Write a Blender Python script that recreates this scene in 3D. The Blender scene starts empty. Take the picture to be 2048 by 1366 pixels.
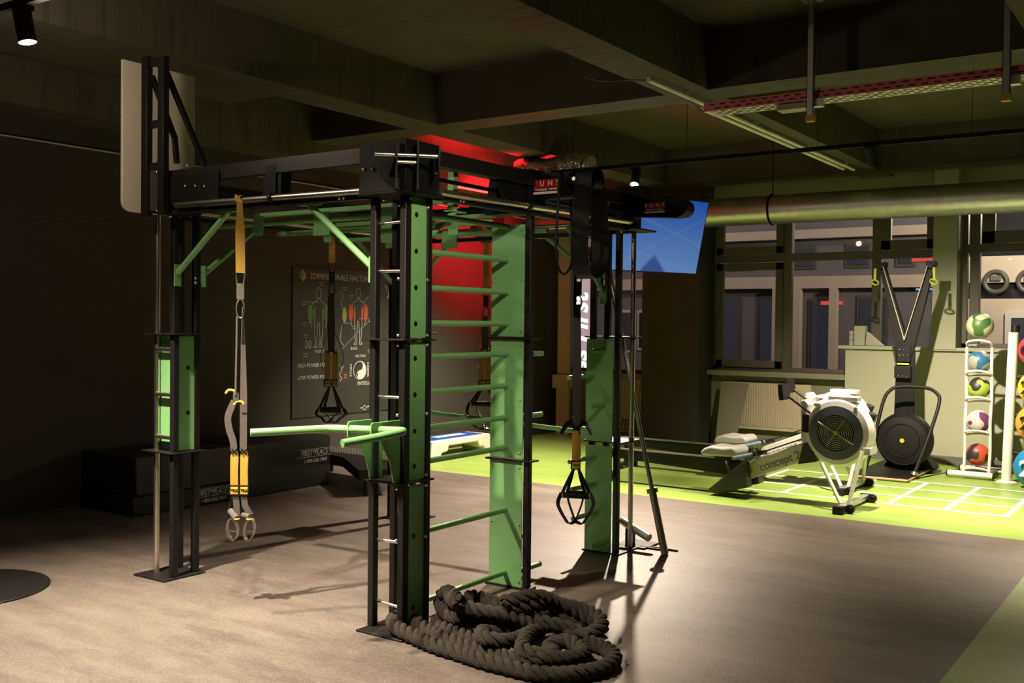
import bpy, math, random
from mathutils import Vector, Matrix
random.seed(7)
PI = math.pi
SC = bpy.context.scene
COL = SC.collection
OFF = {}

# ------------------------------------------------------------------ materials
def mat(name, col, rough=.6, metal=0., var=0., vscale=8., bump=0., bscale=60., emit=None, estr=0., spec=None):
    m = bpy.data.materials.new(name); m.use_nodes = True
    nt = m.node_tree; b = nt.nodes['Principled BSDF']
    b.inputs['Base Color'].default_value = (*col, 1)
    b.inputs['Roughness'].default_value = rough
    b.inputs['Metallic'].default_value = metal
    if spec is not None: b.inputs['Specular IOR Level'].default_value = spec
    if emit:
        b.inputs['Emission Color'].default_value = (*emit, 1)
        b.inputs['Emission Strength'].default_value = estr
    tc = nt.nodes.new('ShaderNodeTexCoord')
    if var or True:
        n = nt.nodes.new('ShaderNodeTexNoise'); n.inputs['Scale'].default_value = vscale
        n.inputs['Detail'].default_value = 5
        nt.links.new(tc.outputs['Object'], n.inputs['Vector'])
        r = nt.nodes.new('ShaderNodeMix'); r.data_type = 'RGBA'; v = var or .06
        r.inputs['A'].default_value = (*[c*(1-v) for c in col], 1)
        r.inputs['B'].default_value = (*[min(1, c*(1+v)) for c in col], 1)
        nt.links.new(n.outputs['Fac'], r.inputs['Factor'])
        nt.links.new(r.outputs['Result'], b.inputs['Base Color'])
    if bump:
        n2 = nt.nodes.new('ShaderNodeTexNoise'); n2.inputs['Scale'].default_value = bscale
        nt.links.new(tc.outputs['Object'], n2.inputs['Vector'])
        bp = nt.nodes.new('ShaderNodeBump'); bp.inputs['Strength'].default_value = bump
        bp.inputs['Distance'].default_value = .01
        nt.links.new(n2.outputs['Fac'], bp.inputs['Height'])
        nt.links.new(bp.outputs['Normal'], b.inputs['Normal'])
    return m

def floor_tone(name, c1, c2, rough, spec):
    m = mat(name, c1, rough, 0, spec=spec); nt = m.node_tree; b = nt.nodes['Principled BSDF']
    tc = nt.nodes.new('ShaderNodeTexCoord')
    mp = nt.nodes.new('ShaderNodeMapping'); mp.inputs['Scale'].default_value = (.7, 2.6, 1)
    nt.links.new(tc.outputs['Object'], mp.inputs['Vector'])
    n1 = nt.nodes.new('ShaderNodeTexNoise'); n1.inputs['Scale'].default_value = 2.2; n1.inputs['Detail'].default_value = 8; n1.inputs['Roughness'].default_value = .7
    nt.links.new(mp.outputs['Vector'], n1.inputs['Vector'])
    n2 = nt.nodes.new('ShaderNodeTexNoise'); n2.inputs['Scale'].default_value = 95
    nt.links.new(tc.outputs['Object'], n2.inputs['Vector'])
    ad = nt.nodes.new('ShaderNodeMath'); ad.operation = 'MULTIPLY_ADD'; ad.inputs[1].default_value = .75
    nt.links.new(n2.outputs['Fac'], ad.inputs[0]); nt.links.new(n1.outputs['Fac'], ad.inputs[2])
    mr = nt.nodes.new('ShaderNodeMapRange'); mr.inputs['From Min'].default_value = .68; mr.inputs['From Max'].default_value = 1.08
    nt.links.new(ad.outputs[0], mr.inputs['Value'])
    mx = nt.nodes.new('ShaderNodeMix'); mx.data_type = 'RGBA'
    mx.inputs['A'].default_value = (*c1, 1); mx.inputs['B'].default_value = (*c2, 1)
    nt.links.new(mr.outputs[0], mx.inputs['Factor']); nt.links.new(mx.outputs['Result'], b.inputs['Base Color'])
    bp = nt.nodes.new('ShaderNodeBump'); bp.inputs['Strength'].default_value = .25; bp.inputs['Distance'].default_value = .004
    nt.links.new(n2.outputs['Fac'], bp.inputs['Height']); nt.links.new(bp.outputs['Normal'], b.inputs['Normal'])
    return m

def concrete_mat(name, c):
    m = mat(name, c, .8, 0, .35, 1.6, .0); nt = m.node_tree; b = nt.nodes['Principled BSDF']
    tc = nt.nodes.new('ShaderNodeTexCoord')
    mp = nt.nodes.new('ShaderNodeMapping'); mp.inputs['Scale'].default_value = (1.2, 9, 1)
    nt.links.new(tc.outputs['Object'], mp.inputs['Vector'])
    n = nt.nodes.new('ShaderNodeTexNoise'); n.inputs['Scale'].default_value = 1.8; n.inputs['Detail'].default_value = 6
    nt.links.new(mp.outputs['Vector'], n.inputs['Vector'])
    mr = nt.nodes.new('ShaderNodeMapRange'); mr.inputs['From Min'].default_value = .36; mr.inputs['From Max'].default_value = .42
    mr.inputs['To Min'].default_value = .72; mr.inputs['To Max'].default_value = 1
    nt.links.new(n.outputs['Fac'], mr.inputs['Value'])
    old = b.inputs['Base Color'].links[0].from_socket
    mx = nt.nodes.new('ShaderNodeMix'); mx.data_type = 'RGBA'; mx.blend_type = 'MULTIPLY'; mx.inputs['Factor'].default_value = 1
    nt.links.new(old, mx.inputs['A']); nt.links.new(mr.outputs[0], mx.inputs['B']); nt.links.new(mx.outputs['Result'], b.inputs['Base Color'])
    bp = nt.nodes.new('ShaderNodeBump'); bp.inputs['Strength'].default_value = .5; bp.inputs['Distance'].default_value = .02
    nt.links.new(n.outputs['Fac'], bp.inputs['Height']); nt.links.new(bp.outputs['Normal'], b.inputs['Normal'])
    return m

def glass_mat():
    m = bpy.data.materials.new('window_glass'); m.use_nodes = True; nt = m.node_tree; nt.nodes.clear()
    o = nt.nodes.new('ShaderNodeOutputMaterial'); t = nt.nodes.new('ShaderNodeBsdfTransparent'); g = nt.nodes.new('ShaderNodeBsdfGlossy')
    g.inputs['Roughness'].default_value = .02; t.inputs['Color'].default_value = (.82, .85, .86, 1)
    f = nt.nodes.new('ShaderNodeFresnel'); f.inputs['IOR'].default_value = 1.3
    x = nt.nodes.new('ShaderNodeMixShader')
    nt.links.new(f.outputs[0], x.inputs[0]); nt.links.new(t.outputs[0], x.inputs[1]); nt.links.new(g.outputs[0], x.inputs[2]); nt.links.new(x.outputs[0], o.inputs[0])
    return m

def emit_mat(name, col, s):
    return mat(name, (.02, .02, .02), .5, emit=col, estr=s)

def screen_mat():
    m = mat('screen_picture', (.01, .01, .01), .25); nt = m.node_tree; b = nt.nodes['Principled BSDF']
    tc = nt.nodes.new('ShaderNodeTexCoord'); sp = nt.nodes.new('ShaderNodeSeparateXYZ')
    nt.links.new(tc.outputs['UV'], sp.inputs[0])
    cr = nt.nodes.new('ShaderNodeValToRGB'); cr.color_ramp.elements[0].color = (.12, .28, .62, 1); cr.color_ramp.elements[1].color = (.012, .10, .45, 1)
    nt.links.new(sp.outputs[1], cr.inputs[0])
    # dark treetop silhouette low in the picture
    w = nt.nodes.new('ShaderNodeMath'); w.operation = 'SUBTRACT'; w.inputs[1].default_value = .56
    nt.links.new(sp.outputs[0], w.inputs[0])
    ab = nt.nodes.new('ShaderNodeMath'); ab.operation = 'ABSOLUTE'; nt.links.new(w.outputs[0], ab.inputs[0])
    ml = nt.nodes.new('ShaderNodeMath'); ml.operation = 'MULTIPLY_ADD'; ml.inputs[1].default_value = 1.9
    nt.links.new(ab.outputs[0], ml.inputs[0]); nt.links.new(sp.outputs[1], ml.inputs[2])
    lt = nt.nodes.new('ShaderNodeMapRange'); lt.inputs['From Min'].default_value = .2; lt.inputs['From Max'].default_value = .27
    nt.links.new(ml.outputs[0], lt.inputs['Value'])
    mx = nt.nodes.new('ShaderNodeMix'); mx.data_type = 'RGBA'; mx.inputs['A'].default_value = (.015, .08, .32, 1)
    nt.links.new(lt.outputs[0], mx.inputs['Factor']); nt.links.new(cr.outputs[0], mx.inputs['B'])
    # two pale beams crossing the sky
    last = mx.outputs['Result']
    for (k, c, th) in ((-.55, .93, .006), (.9, -.12, .006), (-.42, .42, .005)):
        l = nt.nodes.new('ShaderNodeMath'); l.operation = 'MULTIPLY_ADD'; l.inputs[1].default_value = -k
        nt.links.new(sp.outputs[0], l.inputs[0]); nt.links.new(sp.outputs[1], l.inputs[2])
        s = nt.nodes.new('ShaderNodeMath'); s.operation = 'SUBTRACT'; s.inputs[1].default_value = c; nt.links.new(l.outputs[0], s.inputs[0])
        a = nt.nodes.new('ShaderNodeMath'); a.operation = 'ABSOLUTE'; nt.links.new(s.outputs[0], a.inputs[0])
        r = nt.nodes.new('ShaderNodeMapRange'); r.inputs['From Min'].default_value = .002; r.inputs['From Max'].default_value = .03
        r.inputs['To Min'].default_value = .10; r.inputs['To Max'].default_value = 0; nt.links.new(a.outputs[0], r.inputs['Value'])
        q = nt.nodes.new('ShaderNodeMix'); q.data_type = 'RGBA'; q.inputs['B'].default_value = (.3, .5, .8, 1)
        nt.links.new(r.outputs[0], q.inputs['Factor']); nt.links.new(last, q.inputs['A']); last = q.outputs['Result']
    nt.links.new(last, b.inputs['Emission Color']); b.inputs['Emission Strength'].default_value = .42
    return m

def ball_mat(name, c1, c2, scale, thr, seed):
    m = mat(name, c1, .45); nt = m.node_tree; b = nt.nodes['Principled BSDF']
    tc = nt.nodes.new('ShaderNodeTexCoord'); mp = nt.nodes.new('ShaderNodeMapping'); mp.inputs['Location'].default_value = (seed, seed*1.7, 0)
    nt.links.new(tc.outputs['Object'], mp.inputs['Vector'])
    n = nt.nodes.new('ShaderNodeTexNoise'); n.inputs['Scale'].default_value = scale; n.inputs['Detail'].default_value = 0
    nt.links.new(mp.outputs['Vector'], n.inputs['Vector'])
    r = nt.nodes.new('ShaderNodeMapRange'); r.inputs['From Min'].default_value = thr-.005; r.inputs['From Max'].default_value = thr+.005
    nt.links.new(n.outputs['Fac'], r.inputs['Value'])
    x = nt.nodes.new('ShaderNodeMix'); x.data_type = 'RGBA'; x.inputs['A'].default_value = (*c1, 1); x.inputs['B'].default_value = (*c2, 1)
    nt.links.new(r.outputs[0], x.inputs['Factor']); nt.links.new(x.outputs['Result'], b.inputs['Base Color'])
    return m

M = dict(
    black=mat('black_powder_coat', (.009, .0083, .0085), .45, 0, .3, 30, .12, 220, spec=.25),
    blackflat=mat('black_head_plate', (.004, .004, .004), .6, 0, .2, 20, .1, 150, spec=.2),
    green=mat('green_powder_coat', (.195, .44, .165), .42, 0, .08, 18, .05, 200),
    chrome=mat('brushed_chrome', (.70, .65, .60), .30, 1, .1, 40),
    steel=mat('dull_steel', (.38, .36, .33), .42, 1, .15, 30),
    galv=mat('galvanised_steel', (.62, .62, .58), .40, 1, .2, 14, .05, 40),
    bolt=mat('bolt_steel', (.75, .70, .62), .3, 1),
    yellow=mat('yellow_webbing', (.40, .245, .018), .7, 0, .12, 60, .3, 400),
    yellowp=mat('yellow_rubber', (.60, .40, .03), .5),
    web=mat('grey_black_webbing', (.05, .045, .042), .8, 0, .15, 60, .4, 500),
    webl=mat('charcoal_webbing', (.065, .057, .05), .8, 0, .15, 60, .4, 500),
    rub=mat('black_rubber', (.006, .006, .006), .5, 0, .2, 30, .2, 200, spec=.3),
    rope=mat('black_rope_fibre', (.030, .023, .016), .9, 0, .6, 110, 1., 300),
    vinyl=mat('black_vinyl', (.011, .011, .012), .42, 0, .2, 14, .25, 90),
    white=mat('white_plastic', (.62, .60, .55), .4, 0, .05, 10),
    whitep=mat('white_paint', (.66, .65, .58), .4, 0, .05, 10),
    pvc=mat('pale_pvc', (.88, .87, .76), .45),
    cream=mat('cream_enamel', (.52, .46, .33), .5, 0, .08, 6),
    board=mat('off_white_board', (.56, .51, .40), .5, 0, .06, 3),
    wall=mat('dark_painted_wall', (.036, .032, .027), .75, 0, .22, 2.2, .15, 30),
    wallw=mat('grey_green_wall', (.22, .22, .15), .75, 0, .1, 2, .1, 30),
    column=mat('dark_column_paint', (.034, .034, .026), .7, 0, .15, 3, .1, 40),
    bench=mat('pale_green_panel', (.36, .38, .26), .6, 0, .06, 3, .05, 30),
    base=mat('grey_skirting', (.12, .12, .11), .6),
    conc=concrete_mat('painted_concrete', (.088, .080, .056)),
    frame=mat('window_frame_paint', (.11, .10, .08), .5, 0, .1, 5),
    glass=glass_mat(),
    chalk=mat('chalkboard_film', (.022, .022, .020), .55, 0, .35, 3),
    chalkw=mat('white_chalk', (.62, .60, .56), .9, 0, .3, 80),
    chalkg=mat('green_chalk', (.16, .30, .16), .9, 0, .4, 60),
    chalko=mat('orange_chalk', (.55, .13, .06), .9, 0, .4, 60),
    chalky=mat('yellow_chalk', (.45, .42, .16), .9, 0, .4, 60),
    grey=mat('mid_grey_plastic', (.20, .20, .21), .45),
    lgrey=mat('light_grey_seat', (.36, .36, .33), .5),
    navy=mat('blue_grey_ring', (.085, .10, .13), .4),
    dgreen=mat('dark_footrest_plastic', (.022, .026, .018), .45),
    gripb=mat('blue_grey_grip', (.12, .17, .24), .5),
    wood=mat('plywood_edge', (.50, .30, .17), .6, 0, .15, 20),
    blue=mat('blue_step_top', (.02, .09, .36), .6),
    lime=mat('lime_handle', (.42, .50, .03), .5),
    red=mat('red_label', (.42, .010, .018), .5),
    gold=mat('gold_lettering', (.95, .80, .55), .5),
    cable=mat('red_cable', (.20, .03, .02), .5),
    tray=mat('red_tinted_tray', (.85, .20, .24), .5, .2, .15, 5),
    orange=mat('orange_ball_skin', (.80, .27, .03), .45),
    ballyel=mat('yellow_ball_skin', (.75, .52, .03), .45),
    ballblue=mat('blue_ball_skin', (.01, .19, .42), .4),
    ballred=mat('crimson_ball_skin', (.45, .03, .05), .45),
    orangecol=mat('rendered_pilaster', (.50, .40, .33), .75, 0, .1, 4),
    facade=mat('street_facade_render', (.20, .18, .19), .85, 0, .15, 2),
    facadel=mat('shop_facade_render', (.62, .52, .40), .85, 0, .1, 3),
    darkwin=mat('dark_shop_window', (.02, .02, .025), .15),
    asphalt=mat('street_asphalt', (.05, .05, .05), .9),
    tapey=mat('yellow_end_cap', (.72, .46, .05), .5),
    floor=floor_tone('dark_rubber_floor', (.070, .059, .049), (.150, .127, .107), .50, .4),
    floorg=floor_tone('green_sports_floor', (.195, .300, .050), (.270, .400, .085), .42, .4),
    line=mat('white_court_line', (.85, .85, .78), .5),
    pinkf=mat('pale_court_field', (.5, .38, .26), .5),
    ringw=mat('pale_ring', (.6, .62, .6), .4),
    lens=emit_mat('lamp_lens', (1, .88, .68), 30),
    sign=emit_mat('sign_lightbox', (.55, .36, .36), .75),
    signw=emit_mat('sign_letters', (1, .93, .95), 1.3),
    redl=emit_mat('red_led', (1, .05, .04), 3),
    neon=emit_mat('red_neon', (1, .10, .06), .55),
    litwin=emit_mat('lit_display', (.25, .42, .8), .8),
    palewin=emit_mat('lit_shop_glass', (.50, .42, .33), .28),
    mesh=mat('wire_mesh', (.40, .40, .28), .5, .3),
    dimwin=emit_mat('dim_street_window', (.10, .10, .13), .14),
)
M['screen'] = screen_mat()

# ------------------------------------------------------------------ mesh builder
class MB:
    def __init__(s): s.v = []; s.f = []; s.m = []; s.sm = []; s.uv = None
    def add(s, vs, fs, mi=0, smooth=False):
        n = len(s.v); s.v += [Vector(v) for v in vs]
        for f in fs: s.f.append([i+n for i in f]); s.m.append(mi); s.sm.append(smooth)
        return s
    def box(s, x0, x1, y0, y1, z0, z1, mi=0, rot=None, about=None, bev=0.):
        vs = [Vector((x, y, z)) for z in (z0, z1) for y in (y0, y1) for x in (x0, x1)]
        fs = [(0, 2, 3, 1), (4, 5, 7, 6), (0, 1, 5, 4), (2, 6, 7, 3), (0, 4, 6, 2), (1, 3, 7, 5)]
        if rot is not None:
            c = Vector(about) if about is not None else Vector(((x0+x1)/2, (y0+y1)/2, (z0+z1)/2))
            vs = [rot @ (v-c)+c for v in vs]
        return s.add(vs, fs, mi)
    def cyl(s, a, b, r, n=14, mi=0, r2=None, cap=True):
        a = Vector(a); b = Vector(b); d = (b-a).normalized(); r2 = r if r2 is None else r2
        u = d.orthogonal().normalized(); w = d.cross(u)
        vs = [a+(u*math.cos(t)+w*math.sin(t))*r for t in [2*PI*i/n for i in range(n)]]
        vs += [b+(u*math.cos(t)+w*math.sin(t))*r2 for t in [2*PI*i/n for i in range(n)]]
        s.add(vs, [(i, (i+1) % n, n+(i+1) % n, n+i) for i in range(n)], mi, True)
        if cap: k = len(s.v)-2*n; s.f += [list(range(k+n-1, k-1, -1)), list(range(k+n, k+2*n))]; s.m += [mi, mi]; s.sm += [False, False]
        return s
    def tube(s, pts, r, n=10, mi=0, closed=False, sx=1., up=None):
        pts = [Vector(p) for p in pts]; N = len(pts); vs = []; pu = None
        for i, p in enumerate(pts):
            if closed: d = pts[(i+1) % N]-pts[i-1]
            else: d = pts[min(i+1, N-1)]-pts[max(i-1, 0)]
            d.normalize()
            if up is not None: u = Vector(up).cross(d); u = u.normalized() if u.length > 1e-4 else d.orthogonal().normalized()
            elif pu is None: u = d.orthogonal().normalized()
            else: u = (pu-d*pu.dot(d)); u = u.normalized() if u.length > 1e-6 else d.orthogonal().normalized()
            pu = u; w = d.cross(u); rr = r[i] if isinstance(r, (list, tuple)) else r
            vs += [p+(u*math.cos(2*PI*k/n)*sx+w*math.sin(2*PI*k/n))*rr for k in range(n)]
        fs = []
        for i in range(N if closed else N-1):
            j = (i+1) % N
            fs += [(i*n+k, i*n+(k+1) % n, j*n+(k+1) % n, j*n+k) for k in range(n)]
        s.add(vs, fs, mi, True)
        if not closed:
            k = len(s.v)-N*n; s.f += [list(range(k+n-1, k-1, -1)), list(range(k+(N-1)*n, k+N*n))]; s.m += [mi, mi]; s.sm += [False, False]
        return s
    def strap(s, pts, wd, w, t=.0025, mi=0):
        """flat webbing along pts; wd width vectors (one or per point); w width (one or list)"""
        pts = [Vector(p) for p in pts]; N = len(pts); vs = []
        for i, p in enumerate(pts):
            d = (pts[min(i+1, N-1)]-pts[max(i-1, 0)]).normalized()
            u = Vector(wd[i] if isinstance(wd, list) else wd); u = (u-d*u.dot(d)).normalized(); nrm = d.cross(u)
            ww = (w[i] if isinstance(w, list) else w)/2
            vs += [p-u*ww-nrm*t/2, p+u*ww-nrm*t/2, p+u*ww+nrm*t/2, p-u*ww+nrm*t/2]
        fs = []
        for i in range(N-1):
            for k in range(4): fs.append((i*4+k, i*4+(k+1) % 4, (i+1)*4+(k+1) % 4, (i+1)*4+k))
        fs += [(3, 2, 1, 0), tuple((N-1)*4+k for k in range(4))]
        return s.add(vs, fs, mi, False)
    def lathe(s, prof, c=(0, 0, 0), ax=(0, 0, 1), n=32, mi=0):
        c = Vector(c); d = Vector(ax).normalized(); u = d.orthogonal().normalized(); w = d.cross(u); vs = []
        for (r, h) in prof: vs += [c+d*h+(u*math.cos(2*PI*k/n)+w*math.sin(2*PI*k/n))*max(r, 1e-4) for k in range(n)]
        fs = []
        for i in range(len(prof)-1): fs += [(i*n+k, i*n+(k+1) % n, (i+1)*n+(k+1) % n, (i+1)*n+k) for k in range(n)]
        return s.add(vs, fs, mi, True)
    def sph(s, c, r, n=24, mi=0, sc=(1, 1, 1)):
        m = n//2; vs = []; c = Vector(c)
        for i in range(m+1):
            a = PI*i/m
            vs += [c+Vector((math.sin(a)*math.cos(2*PI*k/n)*sc[0], math.sin(a)*math.sin(2*PI*k/n)*sc[1], math.cos(a)*sc[2]))*r for k in range(n)]
        return s.add(vs, [(i*n+k, (i+1)*n+k, (i+1)*n+(k+1) % n, i*n+(k+1) % n) for i in range(m) for k in range(n)], mi, True)
    def prism(s, poly, a, d, mi=0):
        """poly: list of 3D points (planar), extruded by vector d after shift a"""
        n = len(poly); a = Vector(a); d = Vector(d)
        vs = [Vector(p)+a for p in poly]+[Vector(p)+a+d for p in poly]
        return s.add(vs, [tuple(range(n-1, -1, -1)), tuple(range(n, 2*n))]+[(i, (i+1) % n, n+(i+1) % n, n+i) for i in range(n)], mi)
    def torus(s, c, ax, R, r, n=40, m=8, mi=0):
        c = Vector(c); d = Vector(ax).normalized(); u = d.orthogonal().normalized(); w = d.cross(u)
        return s.tube([c+(u*math.cos(2*PI*i/n)+w*math.sin(2*PI*i/n))*R for i in range(n)], r, m, mi, True)
    def build(s, name, mats, parent=None, bevel=0., local=False):
        if not isinstance(mats, (list, tuple)): mats = [mats]
        me = bpy.data.meshes.new(name); vs = s.v
        if parent is not None: o0 = Vector((0, 0, 0)) if local else OFF[parent.as_pointer()]
        elif local: o0 = Vector((0, 0, 0))
        else:
            xs = [v.x for v in vs]; ys = [v.y for v in vs]
            o0 = Vector(((min(xs)+max(xs))/2, (min(ys)+max(ys))/2, min(v.z for v in vs)))
        me.from_pydata([tuple(v-o0) for v in vs], [], s.f); me.update()
        for m_ in mats: me.materials.append(m_)
        for i, p in enumerate(me.polygons): p.material_index = s.m[i]; p.use_smooth = True
        import bmesh
        bm = bmesh.new(); bm.from_mesh(me); bmesh.ops.recalc_face_normals(bm, faces=bm.faces); bm.to_mesh(me); bm.free()
        me.set_sharp_from_angle(angle=math.radians(38))
        o = bpy.data.objects.new(name, me); COL.objects.link(o)
        if parent is not None: o.parent = parent; OFF[o.as_pointer()] = o0
        else: o.location = o0; OFF[o.as_pointer()] = o0
        if bevel:
            b = o.modifiers.new('edge', 'BEVEL'); b.width = bevel; b.segments = 2; b.limit_method = 'ANGLE'; b.angle_limit = math.radians(50)
        return o

def tag(o, label=None, cat=None, group=None, kind=None):
    if label: o['label'] = label
    if cat: o['category'] = cat
    if group: o['group'] = group
    if kind: o['kind'] = kind
    return o
def thing(name, label, cat, loc=(0, 0, 0), group=None, rotz=0):
    o = bpy.data.objects.new(name, None); COL.objects.link(o); o.location = loc; o.rotation_euler = (0, 0, rotz); o.empty_display_size = .1
    OFF[o.as_pointer()] = Vector(loc); return tag(o, label, cat, group)
def struct(mb, name, m, parent=None, bevel=0.):
    o = mb.build(name, m, parent, bevel)
    if parent is None: o['kind'] = 'structure'
    return o
def copy_tree(o, parent=None):
    c = o.copy(); COL.objects.link(c)
    if parent: c.parent = parent
    for ch in o.children: copy_tree(ch, c)
    return c
def text(s, size, m, parent, loc, facing='-Y', name='lettering', ext=.0015, shear=0., align='CENTER', spacing=1., rot=None, sx=1., off=0.):
    cu = bpy.data.curves.new(name, 'FONT'); cu.body = s; cu.size = size; cu.extrude = ext; cu.shear = shear
    cu.align_x = align; cu.align_y = 'CENTER'; cu.space_character = spacing; cu.resolution_u = 3; cu.offset = off
    t = bpy.data.objects.new('tmp', cu); COL.objects.link(t)
    dg = bpy.context.evaluated_depsgraph_get(); me = bpy.data.meshes.new_from_object(t.evaluated_get(dg))
    bpy.data.objects.remove(t)
    if rot is None:
        rot = {'-Y': Matrix(((1, 0, 0), (0, 0, -1), (0, 1, 0))), '+X': Matrix(((0, 0, 1), (1, 0, 0), (0, 1, 0))), '+Z': Matrix.Identity(3)}[facing]
    o0 = OFF[parent.as_pointer()] if parent is not None else Vector((0, 0, 0))
    for v in me.vertices: v.co = rot @ Vector((v.co.x*sx, v.co.y, v.co.z)) + Vector(loc) - o0
    me.materials.clear(); me.materials.append(m); me.name = name
    o = bpy.data.objects.new(name, me); COL.objects.link(o); o.parent = parent; OFF[o.as_pointer()] = o0
    return o
def circ(c, u, w, r, n=24):
    return [Vector(c)+(Vector(u)*math.cos(2*PI*i/n)+Vector(w)*math.sin(2*PI*i/n))*r for i in range(n)]
def smooth(pts, k=6):
    P = [Vector(p) for p in pts]; out = []
    for i in range(len(P)-1):
        a, b, c, d = P[max(i-1, 0)], P[i], P[i+1], P[min(i+2, len(P)-1)]
        for j in range(k):
            t = j/k; out.append(.5*((2*b)+(c-a)*t+(2*a-5*b+4*c-d)*t*t+(3*b-a-3*c+d)*t**3))
    out.append(P[-1]); return out

# ------------------------------------------------------------------ camera
cam = bpy.data.cameras.new('camera'); co = bpy.data.objects.new('camera', cam); COL.objects.link(co); SC.camera = co
cam.sensor_width = 36; cam.lens = 2035.06*36/2048; cam.clip_start = .05; cam.clip_end = 100
ya, pi_, ro = (math.radians(a) for a in (34.8016, -1.0948, .61387))
R3 = Matrix.Rotation(ya, 3, 'Z') @ Matrix.Rotation(PI/2+pi_, 3, 'X') @ Matrix.Rotation(ro, 3, 'Z')
co.matrix_world = Matrix.Translation((0, 0, 1.5)) @ R3.to_4x4()

# ------------------------------------------------------------------ room shell
XL, XR, YF, YB = -7.45, 4.0, 12.0, -2.5
SL = 3.63
f = MB()
f.add([(XL, YB, 0), (-.94, YB, 0), (-.94, 7.93, 0), (XL, 7.93, 0)], [(0, 1, 2, 3)], 0)
f.add([(-.94, YB, 0), (XR, YB, 0), (XR, 7.93, 0), (-.94, 7.93, 0)], [(0, 1, 2, 3)], 1)
f.add([(XL, 7.93, 0), (XR, 7.93, 0), (XR, 12.3, 0), (XL, 12.3, 0)], [(0, 1, 2, 3)], 1)
lw = .022
xs = [-3.64+.456*k for k in range(6)]; ysl = [8.845, 9.325, 9.805, 10.28]
for x in xs: f.add([(x-lw, 8.845-lw, .0015), (x+lw, 8.845-lw, .0015), (x+lw, 10.28+lw, .0015), (x-lw, 10.28+lw, .0015)], [(0, 1, 2, 3)], 2)
for y in ysl: f.add([(-3.64, y-lw, .0018), (-.6 if y > 10 else -1.36, y-lw, .0018), (-.6 if y > 10 else -1.36, y+lw, .0018), (-3.64, y+lw, .0018)], [(0, 1, 2, 3)], 2)
f.add([(XL, YB, -.15), (XR, YB, -.15), (XR, 12.3, -.15), (XL, 12.3, -.15)], [(0, 1, 2, 3)], 0)
struct(f, 'floor', [M['floor'], M['floorg'], M['line']])
c = MB(); c.box(XL-.3, XR+.2, YB-.2, 12.35, SL, SL+.2)
for x0, x1 in ((-5.94, -5.59), (-3.42, -3.08), (-.95, -.60), (1.55, 1.9)): c.box(x0, x1, YB, 12.2, 3.2, SL+.02)
for y0, y1 in ((2.1, 2.44), (6.885, 7.215), (11.36, 11.75)): c.box(XL, XR, y0, y1, 3.2005, SL+.02)
c.box(-6.46, -5.93, 2.4, 5.35, 3.201, SL+.02)
c.box(XL, -7.13, YB, 12.2, 3.03, SL+.02)
struct(c, 'ceiling', M['conc'])
w = MB(); w.box(XL-.2, XL, YB, 12.3, 0, 2.835); w.box(XL-.2, XL-.03, YB, 12.3, 2.8, 2.87); w.box(XL-.2, XL+.004, YB, 12.3, 2.865, 3.1)
struct(w, 'wall_left', M['wall'])
w = MB(); w.box(XL, XL+.006, YB, 11.6, 2.268, 2.271); struct(w, 'trim_1', M['frame'])
w = MB(); w.box(XL, XL+.03, YB, 11.6, 2.838, 2.848); struct(w, 'trim_2', M['cream'])
w = MB(); w.box(XR, XR+.2, YB, 12.3, 0, SL); struct(w, 'wall_right', M['wall'])
w = MB(); w.box(XL, XR, YB-.2, YB, 0, SL); struct(w, 'wall_near', M['wall'])
# window wall: sill walls, lintel, piers
w = MB()
w.box(XL, -5.26, 12.0, 12.3, 0, .80); w.box(-5.26, -3.5, 12.0, 12.3, 0, .90); w.box(-3.5, XR, 12.0, 12.3, 0, 1.24)
w.box(XL, XR, 12.0, 12.3, 2.95, SL)
w.box(XL-.2, XL, 12.0, 12.3, 0, 3.1)
struct(w, 'wall_far', M['wallw'])
w = MB(); w.box(-7.315, -7.14, 11.6, 11.66, .80, 2.12); w.box(-7.36, -7.12, 11.55, 11.70, .62, .80); w.box(-7.33, -7.14, 11.6, 11.66, 0, .62); w.box(-7.315, -7.14, 11.6, 11.66, 2.12, 3.19)
struct(w, 'trim_3', M['orangecol'])
w = MB(); w.box(-6.05, -5.262, 11.6, 12.3, 0, SL); struct(w, 'trim_4', M['column'], None, .004)
w = MB(); w.box(-2.585, -2.335, 11.75, 12.3, 1.25, SL); struct(w, 'trim_5', M['bench'], None, .004)
w = MB(); w.box(-7.44, -6.05, 11.80, 12.02, .775, .83); w.box(-5.262, -3.53, 11.85, 12.02, .87, .93); struct(w, 'trim_6', M['wallw'])
w = MB(); w.box(-3.52, XR, 11.76, 11.8, 0, .09); struct(w, 'baseboard_far', M['base'])
w = MB(); w.box(-3.53, XR, 11.8, 12.02, 0, 1.235); w.box(-3.60, XR, 11.76, 12.02, 1.235, 1.272); struct(w, 'trim_7', M['bench'], None, .003)

def window(name, x0, x1, z0, z1, mull, trans, sashes):
    r = MB(); y0, y1 = 12.04, 12.12
    r.box(x0, x1, y0, y1, z0, z0+.05); r.box(x0, x1, y0, y1, z1-.05, z1); r.box(x0, x0+.05, y0, y1, z0, z1); r.box(x1-.05, x1, y0, y1, z0, z1)
    for m_ in mull: r.box(m_-.05, m_+.05, y0-.01, y1, z0, z1)
    r.box(x0, x1, y0-.012, y1, trans-.045, trans+.045)
    for (a, b, p, q, t) in sashes:
        r.box(a, b, y0-.03, y0+.03, p, p+t); r.box(a, b, y0-.03, y0+.03, q-t, q); r.box(a, a+t, y0-.03, y0+.03, p, q); r.box(b-t, b, y0-.03, y0+.03, p, q)
    o = struct(r, name, M['frame'], None, .004)
    g = MB(); g.box(x0+.02, x1-.02, 12.085, 12.091, z0+.02, z1-.02); g.build('pane', M['glass'], o)
    return o
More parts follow.
